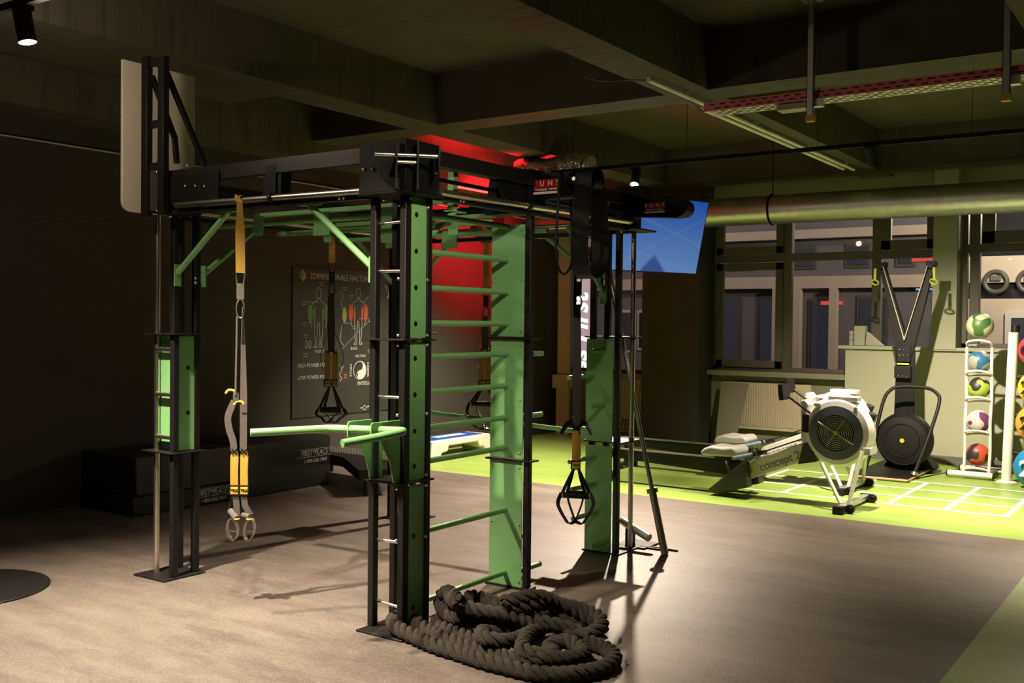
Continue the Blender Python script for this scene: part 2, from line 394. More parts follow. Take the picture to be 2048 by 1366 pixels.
window('window_1', -7.44, -6.05, .83, 2.95, [], 2.45, [])
window('window_2', -5.26, -2.585, .93, 2.95, [-4.31, -3.26], 2.32, [(-5.22, -4.36, .97, 2.26, .09), (-5.22, -4.36, 2.37, 2.90, .09), (-3.21, -2.6, 2.37, 2.9, .11)])
window('window_3', -2.335, 3.9, 1.272, 2.95, [-2.21, -.9, .4, 1.7], 2.36, [(-2.14, -.98, 2.41, 2.9, .13)])

# ------------------------------------------------------------------ street outside
g = MB(); g.box(-30, 20, 12.35, 40, -.5, -.35); struct(g, 'ground', M['asphalt'])
b = thing('building', 'grey facade across the street seen through the left windows', 'building', (-8.5, 17.2, -.35))
w = MB(); w.box(-16, -3.6, 17, 17.4, -.35, 7); w.build('wall', M['facade'], b)
w = MB(); w.box(-16, -3.6, 16.85, 17.05, 2.12, 2.32); w.box(-16, -3.6, 16.8, 17.05, 2.95, 3.1); w.build('ledge', M['facadel'], b)
for x0, x1, z0, z1 in ((-8.95, -8.75, 1.0, 1.75), (-9.35, -8.98, .95, 1.75), (-7.5, -6.9, .8, 2.0), (-6.6, -6.0, .8, 2.0), (-5.7, -5.3, -.2, 1.95), (-4.9, -4.4, .3, 2.0), (-7.2, -6.7, 2.45, 2.85), (-6.1, -5.6, 2.45, 2.85), (-5.1, -4.7, 2.45, 2.85), (-4.3, -4.0, 2.45, 2.85)):
    q = MB(); q.box(x0, x1, 16.97, 17.0, z0, z1); fr = q.build('window', M['frame'] if x0 > -8.5 else M['white'], b)
    q = MB(); q.box(x0+.05, x1-.05, 16.955, 16.968, z0+.05, z1-.05); q.build('pane', M['dimwin'] if x0 > -8.5 else M['darkwin'], fr)
for x in (-6.22, -5.86, -5.25): q = MB(); q.box(x-.06, x+.06, 16.8, 16.95, -.35, 2.12); q.build('pillar', M['facadel'], b)
s = thing('shop_sign', 'tall lit sign reading ss First upright outside the far left window', 'sign', (-9.75, 16.0, .4))
q = MB(); q.box(-9.98, -9.42, 16.0, 16.08, .45, 2.30); q.build('lightbox', M['sign'], s)
rr = Matrix(((0, -1, 0), (0, 0, -1), (1, 0, 0)))
text('ss First', .50, M['signw'], s, (-9.60, 15.985, 1.32), rot=rr, shear=.2, off=.012)
b = thing('building', 'pale lit shopfront across the street behind the medicine ball rack', 'building', (-1, 16.6, -.35))
w = MB(); w.box(-3.25, 5, 16.4, 16.8, -.35, 1.92); w.box(-3.25, 5, 16.45, 16.8, 1.92, 2.16, 1); w.box(-3.25, 5, 16.4, 16.8, 2.16, 2.55); w.box(-3.25, 5, 16.5, 16.8, 2.55, 6, 1)
w.build('wall', [M['facadel'], M['darkwin']], b)
for x in (-2.58, -1.5, -.4):
    q = MB(); q.box(x, x+.8, 16.34, 16.4, .3, 1.72); fr = q.build('window', M['whitep'], b)
    q = MB(); q.box(x+.09, x+.72, 16.32, 16.345, .3, 1.64); q.build('pane', M['dimwin'], fr)
for x in (-2.72, -2.27, -1.8, -1.3):
    q = MB(); q.torus((x, 16.38, 2.17), (0, 1, 0), .15, .035); q.build('arch', M['frame'], b)
    q = MB(); q.box(x-.07, x+.07, 16.36, 16.44, 2.19, 2.26); q.build('fanlight', M['palewin'], b)
tag(MB().box(-5.49, -5.13, 16.94, 16.972, 1.845, 1.905).build('neon_sign', M['neon']), 'short red lit bar glowing outside behind the rowing machines window', 'sign')
tag(MB().box(-4.08, -3.72, 16.96, 17.0, 2.155, 2.185).box(-3.98, -3.62, 16.96, 17.0, 2.075, 2.105).box(-4.08, -3.62, 16.985, 17.0, 2.07, 2.19, 1).build('display_sign', [M['litwin'], M['darkwin']]), 'small blue lit lettering strip outside between the ski machine arms', 'sign')
tag(MB().box(-4.16, -3.72, 16.96, 17.0, 2.53, 2.59).build('awning_light', M['neon']), 'dim red awning light strip outside above the ski machine', 'sign')

# ------------------------------------------------------------------ ducts, tray, conduits, tracks
t = thing('ventilation_duct', 'long silver spiral ventilation duct under the ceiling before the windows', 'duct', (-2, 11.2, 2.64))
d = MB(); d.cyl((-7.42, 11.2, 2.808), (3.9, 11.2, 2.808), .163, 48); d.build('pipe', M['galv'], t)
for i in range(44):
    x = -6.9+i*.24
    if x < -.3: q = MB(); q.torus((x, 11.2, 2.808), (1, .16, .0), .163, .0022, 48, 5); q.build('seam', M['galv'], t)
for x in (-4.2, -1.35): q = MB(); q.torus((x, 11.2, 2.808), (1, 0, 0), .169, .012, 48, 8); q.cyl((x, 11.2, 2.97), (x, 11.2, SL), .006); q.build('clamp', M['blackflat'], t)
d = MB(); pts = []; fo = []
for i in range(27): fo.append(.12+.012*(i % 2)+random.uniform(-.004, .004))
d.tube([(-6.02+i*.033, 8.75+.02*math.sin(i*.3), 3.06+.02*math.sin(i*.4)) for i in range(27)], fo, 28)
tag(d.build('foil_duct', mat('crinkled_foil', (.8, .76, .7), .18, 1, .1, 30, 1., 55)), 'crinkled foil flexible duct lit red beneath the ceiling', 'duct')
t = thing('cable_tray', 'long red and pale slotted cable tray hanging from the ceiling', 'cable tray', (-1, 6.7, 2.97))
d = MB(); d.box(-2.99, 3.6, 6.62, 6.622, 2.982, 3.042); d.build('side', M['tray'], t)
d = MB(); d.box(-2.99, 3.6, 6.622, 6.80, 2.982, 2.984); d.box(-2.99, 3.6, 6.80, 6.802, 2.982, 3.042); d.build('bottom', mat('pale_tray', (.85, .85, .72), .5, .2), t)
d = MB()
for row, z in ((0, 3.026), (1, 3.000)):
    for i in range(64):
        x = -2.95+i*.076+(.038 if row else 0)
        d.box(x, x+.042, 6.6185, 6.6205, z-.004, z+.004)
for i in range(60):
    for j in range(4): x = -2.95+i*.076+(.038 if j % 2 else 0); d.box(x, x+.05, 6.64+j*.04, 6.655+j*.04, 2.9802, 2.9822)
tag(d.build('slots', M['rub'], t), kind='stuff')
for i, x in enumerate((-2.225, -1.058)):
    h = thing('hanger_bar', ['slotted steel hanger bar with yellow tip near the left end of the tray', 'slotted steel hanger bar with yellow tip at the right edge of the photo'][i], 'hanger', (x, 6.6, 2.85), 'steel hangers carrying the cable tray')
    q = MB(); q.box(x-.022, x+.022, 6.575, 6.579, 2.86, SL); q.box(x-.022, x-.018, 6.575, 6.615, 2.86, SL); q.box(x+.018, x+.022, 6.575, 6.615, 2.86, SL); q.box(x-.06, x+.06, 6.55, 6.65, SL-.012, SL); q.box(x, x+.07, 6.60, 6.66, 2.93, 2.98)
    q.build('channel', M['galv'], h)
    q = MB(); q.box(x-.026, x+.026, 6.57, 6.62, 2.832, 2.872); q.build('end_cap', M['tapey'], h)
tag(MB().box(-2.47, -2.27, 6.63, 6.75, 2.935, 2.975).build('junction_box', M['cream'], None, .004), 'small pale junction box under the red cable tray', 'box')
for i, (x, y0, y1) in enumerate(((-3.235, 6.25, 11.0), (-3.315, 7.3, 10.9))):
    h = thing('conduit', ['longer pale cable conduit running under the ceiling beam', 'shorter pale cable conduit beside it under the ceiling beam'][i], 'conduit', (x, y0, 3.15), 'pale conduits under the beam')
    MB().cyl((x, y0, 3.165), (x, y1, 3.165), .017, 12).build('pipe', M['pvc'], h)
    for y in (6.9, 8.2, 9.5, 10.7):
        if y > y0: MB().box(x-.024, x+.024, y-.015, y+.015, 3.16, 3.2).build('clip', M['whitep'], h)
tag(MB().tube(smooth([(-3.62, 6.05, 3.19), (-3.5, 6.1, 3.16), (-3.35, 6.2, 3.165), (-3.235, 6.27, 3.165)]), .005, 6).build('cable', M['cable']), 'thin red cable running into the end of the pale conduit', 'cable')
tag(MB().tube(smooth([(-3.235, 6.9, 3.14), (-3.2, 7.05, 3.09), (-3.1, 6.95, 3.05), (-2.99, 6.75, 3.02)]), .006, 6).build('cable', M['cable']), 'dark red cable looping from the conduit into the cable tray', 'cable')

def track(name, label, x0, x1, y, z):
    t = thing('light_track', label, 'light track', ((x0+x1)/2, y, z))
    MB().box(x0, x1, y-.018, y+.018, z, z+.034).build('rail', M['blackflat'], t)
    k = x0+.25
    while k < x1: MB().cyl((k, y, z+.03), (k, y, 3.2 if abs(k+3.25) < .17 else SL), .0025, 6).build('hanging_wire', M['blackflat'], t); k += 1.2
    return t
track('t', 'black light track crossing the upper left corner of the ceiling', -7.4, -1.2, 2.64, 2.965)
track('t', 'long black light track hung from the ceiling above the green floor edge', -5.45, 3.8, 8.5, 2.965)
def spot(label, x, y, z, target, power, ang, blend=.35, col=(1, .825, .62), lit=True, rad=.03, ztrack=2.965, spill=0):
    t = thing('spotlight', label, 'spotlight', (x, y, z), 'track spotlights')
    d = (Vector(target)-Vector((x, y, z))).normalized(); c0 = Vector((x, y, z))
    MB().cyl(c0, c0-d*.15, .042, 28).torus(c0-d*.002, d, .040, .004, 28, 6).build('housing', M['rub'], t)
    MB().cyl(c0+d*.001, c0-d*.004, .037, 28).build('lens', M['lens'], t)
    j = c0-d*.08; MB().cyl(j, (j.x, j.y, ztrack+.01), .010, 10).box(j.x-.05, j.x+.05, j.y-.02, j.y+.02, ztrack-.022, ztrack).build('stem', M['blackflat'], t)
    L = bpy.data.lights.new('spot_lamp', 'SPOT'); L.energy = power; L.spot_size = math.radians(ang); L.spot_blend = blend; L.color = col; L.shadow_soft_size = rad
    o = bpy.data.objects.new('lamp', L); COL.objects.link(o); o.parent = t; o.location = d*.012; o.rotation_euler = d.to_track_quat('-Z', 'Y').to_euler()
    if spill:
        L = bpy.data.lights.new('added_spill_light', 'POINT'); L.energy = spill; L.color = col; L.shadow_soft_size = .04  # extra point lamp added at the lens for wide spill light
        o = bpy.data.objects.new('spill', L); COL.objects.link(o); o.parent = t; o.location = d*.06
    return t
spot('lit spotlight on the track in the upper left corner', -4.66, 2.66, 2.80, (-4.25, 3.0, 0), 980, 86, 1.0, spill=18)
spot('added unseen spotlight on the near track above the top edge of the photo', -3.34, 2.60, 2.82, (-3.15, 3.4, 0), 400, 90, 1.0)  # unseen fixture added to light the rope and near tower front
spot('added unseen spotlight on the near track out of view, turned to the climbing frame', -1.5, 2.60, 2.85, (-3.15, 4.1, 1.75), 110, 46, 1.0)  # unseen fixture added to brighten the near tower panel and arm labels
spot('lit spotlight facing the camera beside the blue television', -4.53, 8.5, 2.80, (-4.15, 6.8, 0), 1400, 76, 1.0, spill=2)
spot('spotlight hanging on the long track over the marked court', -2.35, 8.5, 2.82, (-2.2, 10.0, .2), 800, 106, .85)
spot('spotlight on the long track past the right edge of the court', -.75, 8.5, 2.82, (-1.05, 8.0, 0), 480, 80, 1.0)
spot('spotlight on the long track hidden behind the climbing frame head', -5.35, 8.5, 2.82, (-6.45, 8.6, 0), 760, 92, 1.0)

# red LED lighting near the left wall
t = thing('red_light_strip', 'red lamp strip high by the left wall behind the frame', 'lamp', (-6.9, 9.3, 2.96))
MB().box(-6.92, -6.88, 8.7, 10.3, 2.97, 3.0).build('led_strip', M['redl'], t)
for (lx, ly, lz), tg, e, an in (((.75, .25, -.02), (-7.45, 9.75, 2.60), 420, 84), ((.5, -.4, -.05), (-6.3, 9.0, 3.63), 420, 140), ((.85, .1, -.10), (-5.6, 8.78, 3.06), 60, 46)):
    L = bpy.data.lights.new('red_lamp', 'SPOT'); L.energy = e; L.color = (1, .012, .025); L.shadow_soft_size = .12; L.spot_size = math.radians(an); L.spot_blend = .7
    o = bpy.data.objects.new('lamp', L); COL.objects.link(o); o.parent = t; o.location = (lx, ly, lz)
    o.rotation_euler = (Vector(tg)-Vector((-6.9+lx, 9.3+ly, 2.96+lz))).to_track_quat('-Z', 'Y').to_euler()
# unseen point lights added to stand in for light from the street
for loc, e, colr in (((-8.2, 14.6, 4.2), 80, (1, .72, .70)), ((-1.6, 14.4, 3.3), 330, (1, .82, .62)), ((-5, 14.2, 4.6), 22, (.9, .8, 1))):
    L = bpy.data.lights.new('street_fill_light', 'POINT'); L.energy = e; L.color = colr; L.shadow_soft_size = .2
    o = bpy.data.objects.new('street_fill_light', L); COL.objects.link(o); o.location = loc
L = bpy.data.lights.new('rear_fill_light', 'AREA'); L.energy = 4; L.size = 2.5; L.color = (1, .82, .62)  # added unseen area light behind the camera, weak fill for the shadows
o = bpy.data.objects.new('rear_fill_light', L); COL.objects.link(o); o.location = (.5, -1.5, 3.0); o.rotation_euler = (math.radians(25), 0, 0)
W = bpy.data.worlds.new('night'); SC.world = W; W.use_nodes = True
W.node_tree.nodes['Background'].inputs[0].default_value = (.5, .5, .8, 1); W.node_tree.nodes['Background'].inputs[1].default_value = .004

# ------------------------------------------------------------------ climbing / training rig
RG = thing('training_rig', 'large black and green training rig with ladder rungs in the middle of the room', 'training rig', (-4.1, 4.8, 0))
ph = .0185
def post(x, y, z0=.01, z1=2.10): return MB().box(x-ph, x+ph, y-ph, y+ph, z0, z1).build('post', M['black'], RG, .004)
def plate(name, x0, x1, y0, y1, z, t=.008, m='black'): return MB().box(x0, x1, y0, y1, z, z+t).build(name, M[m], RG, .002)
def bolts(pts, r=.008):
    for p in pts: MB().sph(p, r, 10).build('bolt', M['bolt'], RG)
TW = dict(N=[(-3.375, 3.685), (-3.185, 3.685), (-3.378, 3.845), (-3.182, 3.845)],
          L=[(-4.920, 3.687), (-4.935, 3.847), (-5.092, 3.855)],
          R=[(-3.392, 5.82), (-3.205, 5.82), (-3.372, 5.975)],
          B=[(-5.165, 5.83), (-4.945, 5.83), (-5.165, 5.985), (-4.945, 5.985)])
for k, ps in TW.items():
    for x, y in ps: post(x, y)
SQ = dict(N=(-3.392, -3.10, 3.585, 3.878), L=(-5.169, -4.885, 3.595, 3.885), R=(-3.43, -3.15, 5.765, 6.05), B=(-5.20, -4.90, 5.77, 6.05))
for k, (a, b_, c_, d_) in SQ.items():
    plate('base_plate', a, b_, c_, d_, 0, .01)
    for z in (.722, 1.405):
        if k == 'R': plate('joint_plate', a, b_, c_+.01, d_, z)
        else: plate('joint_plate', a+.0, b_-.05 if k == 'N' else b_, c_+.05, d_, z)
    if k != 'N': MB().box(a+(.12 if k == 'L' else 0), b_, c_, c_+.25, 2.10, 2.335).build('head_box', M['blackflat'], RG, .004)
MB().box(-3.392, -3.10, 3.585, 3.835, 2.105, 2.345).box(-3.40, -3.09, 3.577, 3.86, 2.095, 2.105).build('head_box', M['blackflat'], RG, .003)
# chrome climbing poles on two towers
MB().cyl((-5.10, 3.702, .01), (-5.10, 3.702, 2.10), .0165, 24).build('pole', M['chrome'], RG)
MB().cyl((-3.198, 6.005, .01), (-3.198, 6.005, 2.10), .0165, 24).build('pole', M['chrome'], RG)
for z in (.722, 1.405): MB().cyl((-3.198, 6.005, z-.012), (-3.198, 6.005, z+.014), .024, 20).build('pole_clamp', M['rub'], RG)
# green folded panels (Z section) with holes
def zpanel(x0, xm, yf, yb, z0, z1, holes, hy):
    p = MB(); t = .004
    p.box(x0, xm, yf-t, yf, z0, z1); p.box(xm-t, xm, yf-t, yb, z0, z1); p.box(x0, xm, yb-t, yb, z0, z1)
    o = p.build('side_panel', M['green'], RG)
    for z in holes: MB().cyl((xm-.001, hy, z), (xm+.0012, hy, z), .0125, 20).build('hole', M['rub'], o)
    return o
RZ = [.08, .436, .79, .96, 1.14, 1.32, 1.49, 1.668, 1.85, 2.035]
HZ = [.115, .463, .80, .97, 1.145, 1.32, 1.487, 1.66, 1.835, 2.01]
for z0, z1 in ((.03, .71), (.735, 1.40), (1.418, 2.09)): zpanel(-3.225, -3.172, 3.712, 3.862, z0, z1, [z for z in HZ if z0 < z < z1], 3.750)
MB().box(-3.2105, -3.182, 3.7055, 3.7075, .045, .09).build('maker_sticker', M['whitep'], RG)
zpanel(-5.12, -4.925, 3.722, 3.865, .735, 1.397, [1.215, .952], 3.785)
for z in (1.322, 1.06, .812): MB().cyl((-5.085, 3.688, z), (-4.94, 3.688, z), .0125, 20).box(-5.09, -5.075, 3.688, 3.722, z-.01, z+.01).build('chrome_peg', M['chrome'], RG)
# middle pillar
for z0, z1 in ((.012, .715), (.735, 1.398), (1.418, 2.045)):
    MB().box(-3.412, -3.188, 4.700, 4.705, z0, z1).build('pillar_panel', M['green'], RG)
    bolts([(x, 4.696, z) for x in (-3.395, -3.205) for z in (z0+.03, z1-.03)]+[(x, 4.696, (z0+z1)/2) for x in (-3.395, -3.205)], .006)
post(-3.168, 4.725); post(-3.43, 4.755) if False else None
plate('base_plate', -3.432, -3.135, 4.69, 4.775, 0, .012)
for z in (.718, 1.402): plate('joint_plate', -3.432, -3.125, 4.68, 4.775, z, .010)
MB().prism([(-3.44, 4.66, 2.105), (-3.40, 4.66, 2.345), (-3.13, 4.66, 2.345), (-3.13, 4.66, 2.105)], (0, 0, 0), (0, .16, 0)).build('head_box', M['blackflat'], RG, .003)
MB().prism([(-3.142, 4.38, 2.24), (-3.142, 4.44, 2.335), (-3.142, 4.66, 2.335), (-3.142, 4.66, 2.11), (-3.142, 4.48, 2.11)], (0, 0, 0), (-.02, 0, 0)).build('gusset', M['blackflat'], RG)
# ladder rungs and stub rungs
for z in RZ: MB().cyl((-3.29, 3.80, z), (-3.302, 4.70, z), .0155, 18).build('rung', M['green'], RG)
for z, y1 in ((1.318, 5.015), (.96, 5.015), (.275, 4.90), (.074, 5.018)): MB().cyl((-3.27, 4.706, z), (-3.27, y1, z), .0155, 18).build('stub_rung', M['green'], RG)
# right tower panel with stub pegs
for z0, z1 in ((.01, .700), (.728, 1.395)):
    MB().box(-3.412, -3.215, 5.770, 5.775, z0, z1).build('pillar_panel', M['green'], RG)
    bolts([(x, 5.766, z) for x in (-3.397, -3.23) for z in (z0+.025, z1-.025)], .005)
for x, z in ((-3.278, 1.322), (-3.28, .967), (-3.26, .072), (-3.362, 1.153), (-3.347, .622), (-3.337, .446), (-3.319, .264)):
    MB().cyl((x, 5.77, z), (x-.004, 5.60 if x > -3.3 else 5.47, z), .0145, 18).build('foot_peg', M['green'], RG)
# overhead frame
for (a, b_) in (((-4.885, 3.622), (-3.39, 3.662)), ((-4.90, 5.93), (-3.42, 5.97))):
    MB().box(a[0], b_[0], a[1], b_[1], 2.255, 2.335).build('top_beam', M['black'], RG, .003)
    MB().box(a[0], b_[0], a[1], b_[1], 2.085, 2.112).build('lower_beam', M['black'], RG, .003)
for (a, b_) in (((-5.135, 3.885), (-5.095, 5.77)), ((-3.155, 3.85), (-3.115, 5.77))):
    MB().box(a[0], b_[0], a[1], b_[1], 2.252, 2.325).build('top_beam', M['black'], RG, .003)
    MB().box(a[0], b_[0], a[1], b_[1], 2.088, 2.110).build('lower_beam', M['black'], RG, .003)
MB().box(-3.435, -3.40, 3.85, 5.77, 2.31, 2.375).build('top_beam', M['black'], RG, .003)
MB().box(-3.36, -3.34, 3.85, 5.77, 2.225, 2.245).build('top_beam', M['black'], RG, .003)
MB().cyl((-4.80, 3.600, 2.131), (-3.392, 3.600, 2.121), .0165, 24).build('chrome_rail', M['chrome'], RG)
MB().cyl((-3.098, 3.835, 2.122), (-3.098, 5.765, 2.145), .0165, 24).build('chrome_rail', M['chrome'], RG)
MB().cyl((-5.150, 3.88, 2.148), (-5.150, 5.78, 2.144), .0165, 24).build('chrome_rail', M['chrome'], RG)
MB().cyl((-4.90, 5.992, 2.168), (-3.42, 5.992, 2.168), .0165, 24).build('chrome_rail', M['chrome'], RG)
for p in ((-4.02, 3.6, 2.126), (-3.098, 4.6, 2.13)): MB().cyl(Vector(p)-Vector((.012, 0, 0)) if p[1] < 4 else Vector(p)-Vector((0, .012, 0)), Vector(p)+(Vector((.012, 0, 0)) if p[1] < 4 else Vector((0, .012, 0))), .023, 20).build('rail_clamp', M['rub'], RG)
MB().box(-4.885, -4.45, 3.612, 3.62, 2.14, 2.30).build('gusset', M['blackflat'], RG)
MB().box(-4.12, -3.98, 3.63, 3.70, 2.13, 2.27).box(-4.09, -4.01, 3.62, 3.72, 2.09, 2.30).build('carriage', M['blackflat'], RG, .004)
bolts([(-4.725, 3.608, 2.235), (-4.64, 3.608, 2.23), (-4.56, 3.608, 2.222), (-3.555, 3.618, 2.098), (-3.525, 3.618, 2.098), (-3.36, 3.58, 2.22), (-3.30, 3.58, 2.215), (-3.09, 3.62, 2.225), (-3.095, 3.80, 2.21), (-3.115, 4.02, 2.10), (-3.115, 4.045, 2.10), (-4.95, 3.66, 2.085), (-4.90, 3.64, 2.08), (-3.30, 3.66, 2.08), (-3.17, 3.70, 2.085)], .0085)
for z in (1.43, 1.385, 1.05, .45, .75, .70, 1.70, 2.05): bolts([(-3.207, 3.664, z), (-3.162, 3.826, z)], .0085)
for z in (1.13, .43, 1.74): MB().cyl((-3.357, 3.70, z), (-3.205, 3.72, z), .008, 14).build('tie_bar', M['chrome'], RG)
MB().cyl((-3.357, 3.70, .13), (-3.205, 3.70, .12), .008, 14).build('tie_bar', M['chrome'], RG)
MB().cyl((-3.357, 3.70, 1.97), (-3.205, 3.70, 1.975), .008, 14).build('tie_bar', M['chrome'], RG)
MB().box(-3.2065, -3.2035, 3.672, 3.690, .575, .665).build('maker_sticker', M['cream'], RG)
bolts([(-4.905, 3.668+.15, 1.735), (-4.905, 3.668+.15, 1.71)], .009)
def brace(x, y, dx, dy, zb=1.76, zt=2.09, L=.44):
    a = Vector((x, y, zb)); b2 = Vector((x+dx*L, y+dy*L, zt))
    q = MB(); q.cyl(a, b2, .017, 16)
    u = Vector((abs(dy), abs(dx), 0))*.022
    q.box(a.x-.022 if dx == 0 else a.x-.004, a.x+.022 if dx == 0 else a.x+.004, a.y-.004 if dx == 0 else a.y-.022, a.y+.004 if dx == 0 else a.y+.022, zb-.075, zb+.05)
    q.box(b2.x-(.07 if dx else .022), b2.x+(.07 if dx else .022), b2.y-(.07 if dy else .022), b2.y+(.07 if dy else .022), zt-.006, zt)
    q.build('corner_brace', M['green'], RG)
brace(-4.898, 3.69, 1, 0); brace(-4.90, 3.87, 0, 1); brace(-3.395, 3.685, -1, 0); brace(-3.16, 3.87, 0, 1) if False else None
brace(-3.375, 3.87, 0, 1, 1.79); brace(-4.925, 5.96, 1, 0, 1.9, 2.13, .28); brace(-3.415, 5.96, -1, 0); brace(-3.31, 5.80, 0, -1, 1.70); brace(-5.11, 5.80, 0, -1)
# overhead green pull-up bars with hanger plates
for y in (4.06, 4.62, 5.2):
    MB().cyl((-5.09, y, 2.06), (-3.36, y, 2.06), .0165, 18).build('pull_up_bar', M['green'], RG)
    for x in (-4.62, -4.1, -3.62):
        MB().prism([(x-.045, y-.02, 2.10), (x+.045, y-.02, 2.10), (x+.03, y-.02, 1.99), (x-.03, y-.02, 1.99)] if x != -4.1 else [(x-.06, y-.02, 2.10), (x+.05, y-.02, 2.10), (x+.06, y-.02, 1.97), (x-.07, y-.02, 1.97)], (0, 0, 0), (0, .006, 0)).build('hanger_plate', M['green'], RG)
MB().box(-4.95, -3.45, 4.30, 4.34, 2.135, 2.16).box(-4.95, -3.45, 5.0, 5.04, 2.135, 2.16).build('cross_beam', M['green'], RG, .003)
MB().box(-3.5, -3.46, 4.40, 4.44, 2.12, 2.32).build('hanger_plate', M['green'], RG)
# latch plates with chrome rollers across the near corner
dv = Vector((.7071, .7071, 0)); ov = Vector((.7071, -.7071, 0)); cc = Vector((-3.085, 3.57, 2.262))
for i, s_ in enumerate((-.150, -.045, .052, .150)):
    p0 = cc+dv*s_
    prof = [(-.05, .065), (.02, .065), (.03, 0), (.012, -.07), (.02, -.155), (-.05, -.155)] if i in (1, 2) else [(-.09, .04), (.024, .04), (.03, -.02), (.02, -.06), (-.11, -.06)]
    MB().prism([p0+ov*a+Vector((0, 0, b2)) for a, b2 in prof], -dv*.003, dv*.008).build('latch_plate', M['blackflat'], RG)
MB().cyl(cc-dv*.148, cc+dv*.148, .0105, 20).build('roller', M['chrome'], RG)
MB().cyl(cc-dv*.043+Vector((0, 0, -.033))+ov*.004, cc+dv*.045+Vector((0, 0, -.033))+ov*.004, .0085, 18).build('roller', M['chrome'], RG)
# side arms with name labels
def label(x0, x1, z0, z1, y):
    o = MB().box(x0, x1, y-.002, y, z0+(z1-z0)*.42, z1).build('label_plate', M['red'], RG); h = z1-z0; cx = (x0+x1)/2
    text('F U N S', h*.52, M['gold'], o, (cx, y-.0025, z0+h*.71), spacing=1.25, off=.0004)
    text('TRAINING TOWER', h*.20, M['gold'], o, (cx, y-.0025, z0+h*.30), spacing=1.15, off=.0003)
    MB().box(x0, x1, y-.003, y-.001, z0, z0+h*.16).build('label_strip', M['gold'], o)
MB().box(-3.172, -2.85, 4.70, 4.78, 2.20, 2.322).cyl((-2.86, 4.70, 2.262), (-2.86, 4.78, 2.262), .061, 30).box(-3.172, -2.82, 4.695, 4.79, 2.178, 2.188).cyl((-2.78, 4.70, 2.255), (-2.78, 4.80, 2.255), .042, 30).box(-2.85, -2.78, 4.72, 4.76, 2.23, 2.29).build('side_arm', M['blackflat'], RG, .003)
MB().cyl((-2.85, 4.66, 2.27), (-2.85, 4.84, 2.27), .011, 16).build('arm_pin', M['chrome'], RG)
label(-3.132, -2.962, 2.205, 2.285, 4.698)
MB().prism([(-3.24, 5.83, 2.385), (-3.24, 5.83, 2.125), (-3.14, 5.83, 2.12), (-3.10, 5.83, 2.186), (-2.80, 5.83, 2.165), (-2.76, 5.83, 2.19), (-2.76, 5.83, 2.28), (-2.84, 5.83, 2.295), (-3.02, 5.83, 2.33), (-3.06, 5.83, 2.385)], (0, 0, 0), (0, .08, 0)).cyl((-2.785, 5.81, 2.225), (-2.785, 5.93, 2.225), .055, 30).build('side_arm', M['blackflat'], RG, .003)
label(-3.029, -2.887, 2.203, 2.268, 5.828)
MB().box(-3.44, -3.06, 5.78, 6.06, 2.10, 2.112).build('arm_plate', M['black'], RG, .002)
bolts([(-3.355, 5.76, 2.27), (-3.255, 5.76, 2.265), (-3.30, 5.755, 2.09), (-3.17, 5.78, 2.09)], .009)
# dip station on the near tower
dp = MB()
dp.tube(smooth([(-3.735, 3.225, .966), (-3.62, 3.375, .972), (-3.525, 3.49, .978), (-3.50, 3.512, .979)], 4)+smooth([(-3.47, 3.52, .980), (-3.3, 3.52, .988), (-3.08, 3.52, .997), (-3.035, 3.505, .998), (-3.030, 3.46, .995), (-3.055, 3.33, .982), (-3.10, 3.185, .968)], 6), .0185, 20)
dp.build('dip_bar', M['green'], RG)
for x, dy, dz in ((-3.375, 0, 0), (-3.19, -.04, .008)):
    p = [(3.500, .945), (3.500, 1.012), (3.510, 1.022), (3.740, 1.022), (3.745, .74), (3.731, .716), (3.659, .725), (3.63, .83), (3.565, .925), (3.552, .958), (3.525, .958), (3.520, .945)]
    if dy: p = [(min(a, 3.705), b2) for a, b2 in p]
    MB().prism([(x, a+dy, b2+dz) for a, b2 in p], (-.003, 0, 0), (.007, 0, 0)).build('dip_bracket', M['green'], RG, .002)
# second dip bar reaching out from the far side
MB().tube([(-3.55, 5.90, .765), (-3.9, 5.9, .78), (-4.82, 5.9, .814)], .016, 16).build('dip_bar', M['green'], RG)
MB().box(-3.58, -3.40, 5.885, 5.915, .72, .80).build('dip_bracket', M['green'], RG)
# truss and board above the left tower
for a, b2 in (((-5.035, 3.58, 2.08), (-5.035, 3.58, 2.985)), ((-4.885, 3.58, 2.08), (-4.885, 3.58, 2.965))):
    MB().box(a[0]-.026, a[0]+.026, a[1]-.02, a[1]+.02, a[2], b2[2]).build('truss_upright', M['black'], RG, .003)
for z in (2.95, 2.60, 2.36): MB().box(-5.035, -4.885, 3.58, 3.61, z-.02, z+.02).build('truss_crossbar', M['black'], RG, .003)
MB().box(-5.01, -4.90, 3.585, 3.595, 2.11, 2.34).build('truss_plate', mat('dull_purple_plate', (.04, .028, .034), .5), RG)
for (a, b2) in (((-5.02, 3.60, 2.88), (-5.0, 3.74, 2.55)), ((-5.0, 3.74, 2.56), (-4.99, 3.75, 2.40)), ((-4.885, 3.60, 2.88), (-4.86, 3.83, 2.42)), ((-4.86, 3.83, 2.44), (-4.85, 3.85, 2.30))):
    MB().cyl(a, b2, .018, 4).build('truss_brace', M['black'], RG)
bolts([(-4.93, 3.572, 2.385), (-4.93, 3.572, 2.325), (-4.93, 3.572, 2.105), (-4.83, 3.70, 2.37), (-4.845, 3.69, 2.345)], .007)
bd = [(-5.25, 3.571, 3.0), (-5.25, 4.078, 3.0), (-5.25, 4.078, 2.12)]+[(-5.25, 3.631-.06*math.sin(t), 2.181-.06*math.cos(t)) for t in [PI/2*i/8 for i in range(9)]]
MB().prism(bd, (0, 0, 0), (-.02, 0, 0)).build('backboard', M['board'], RG, .002)

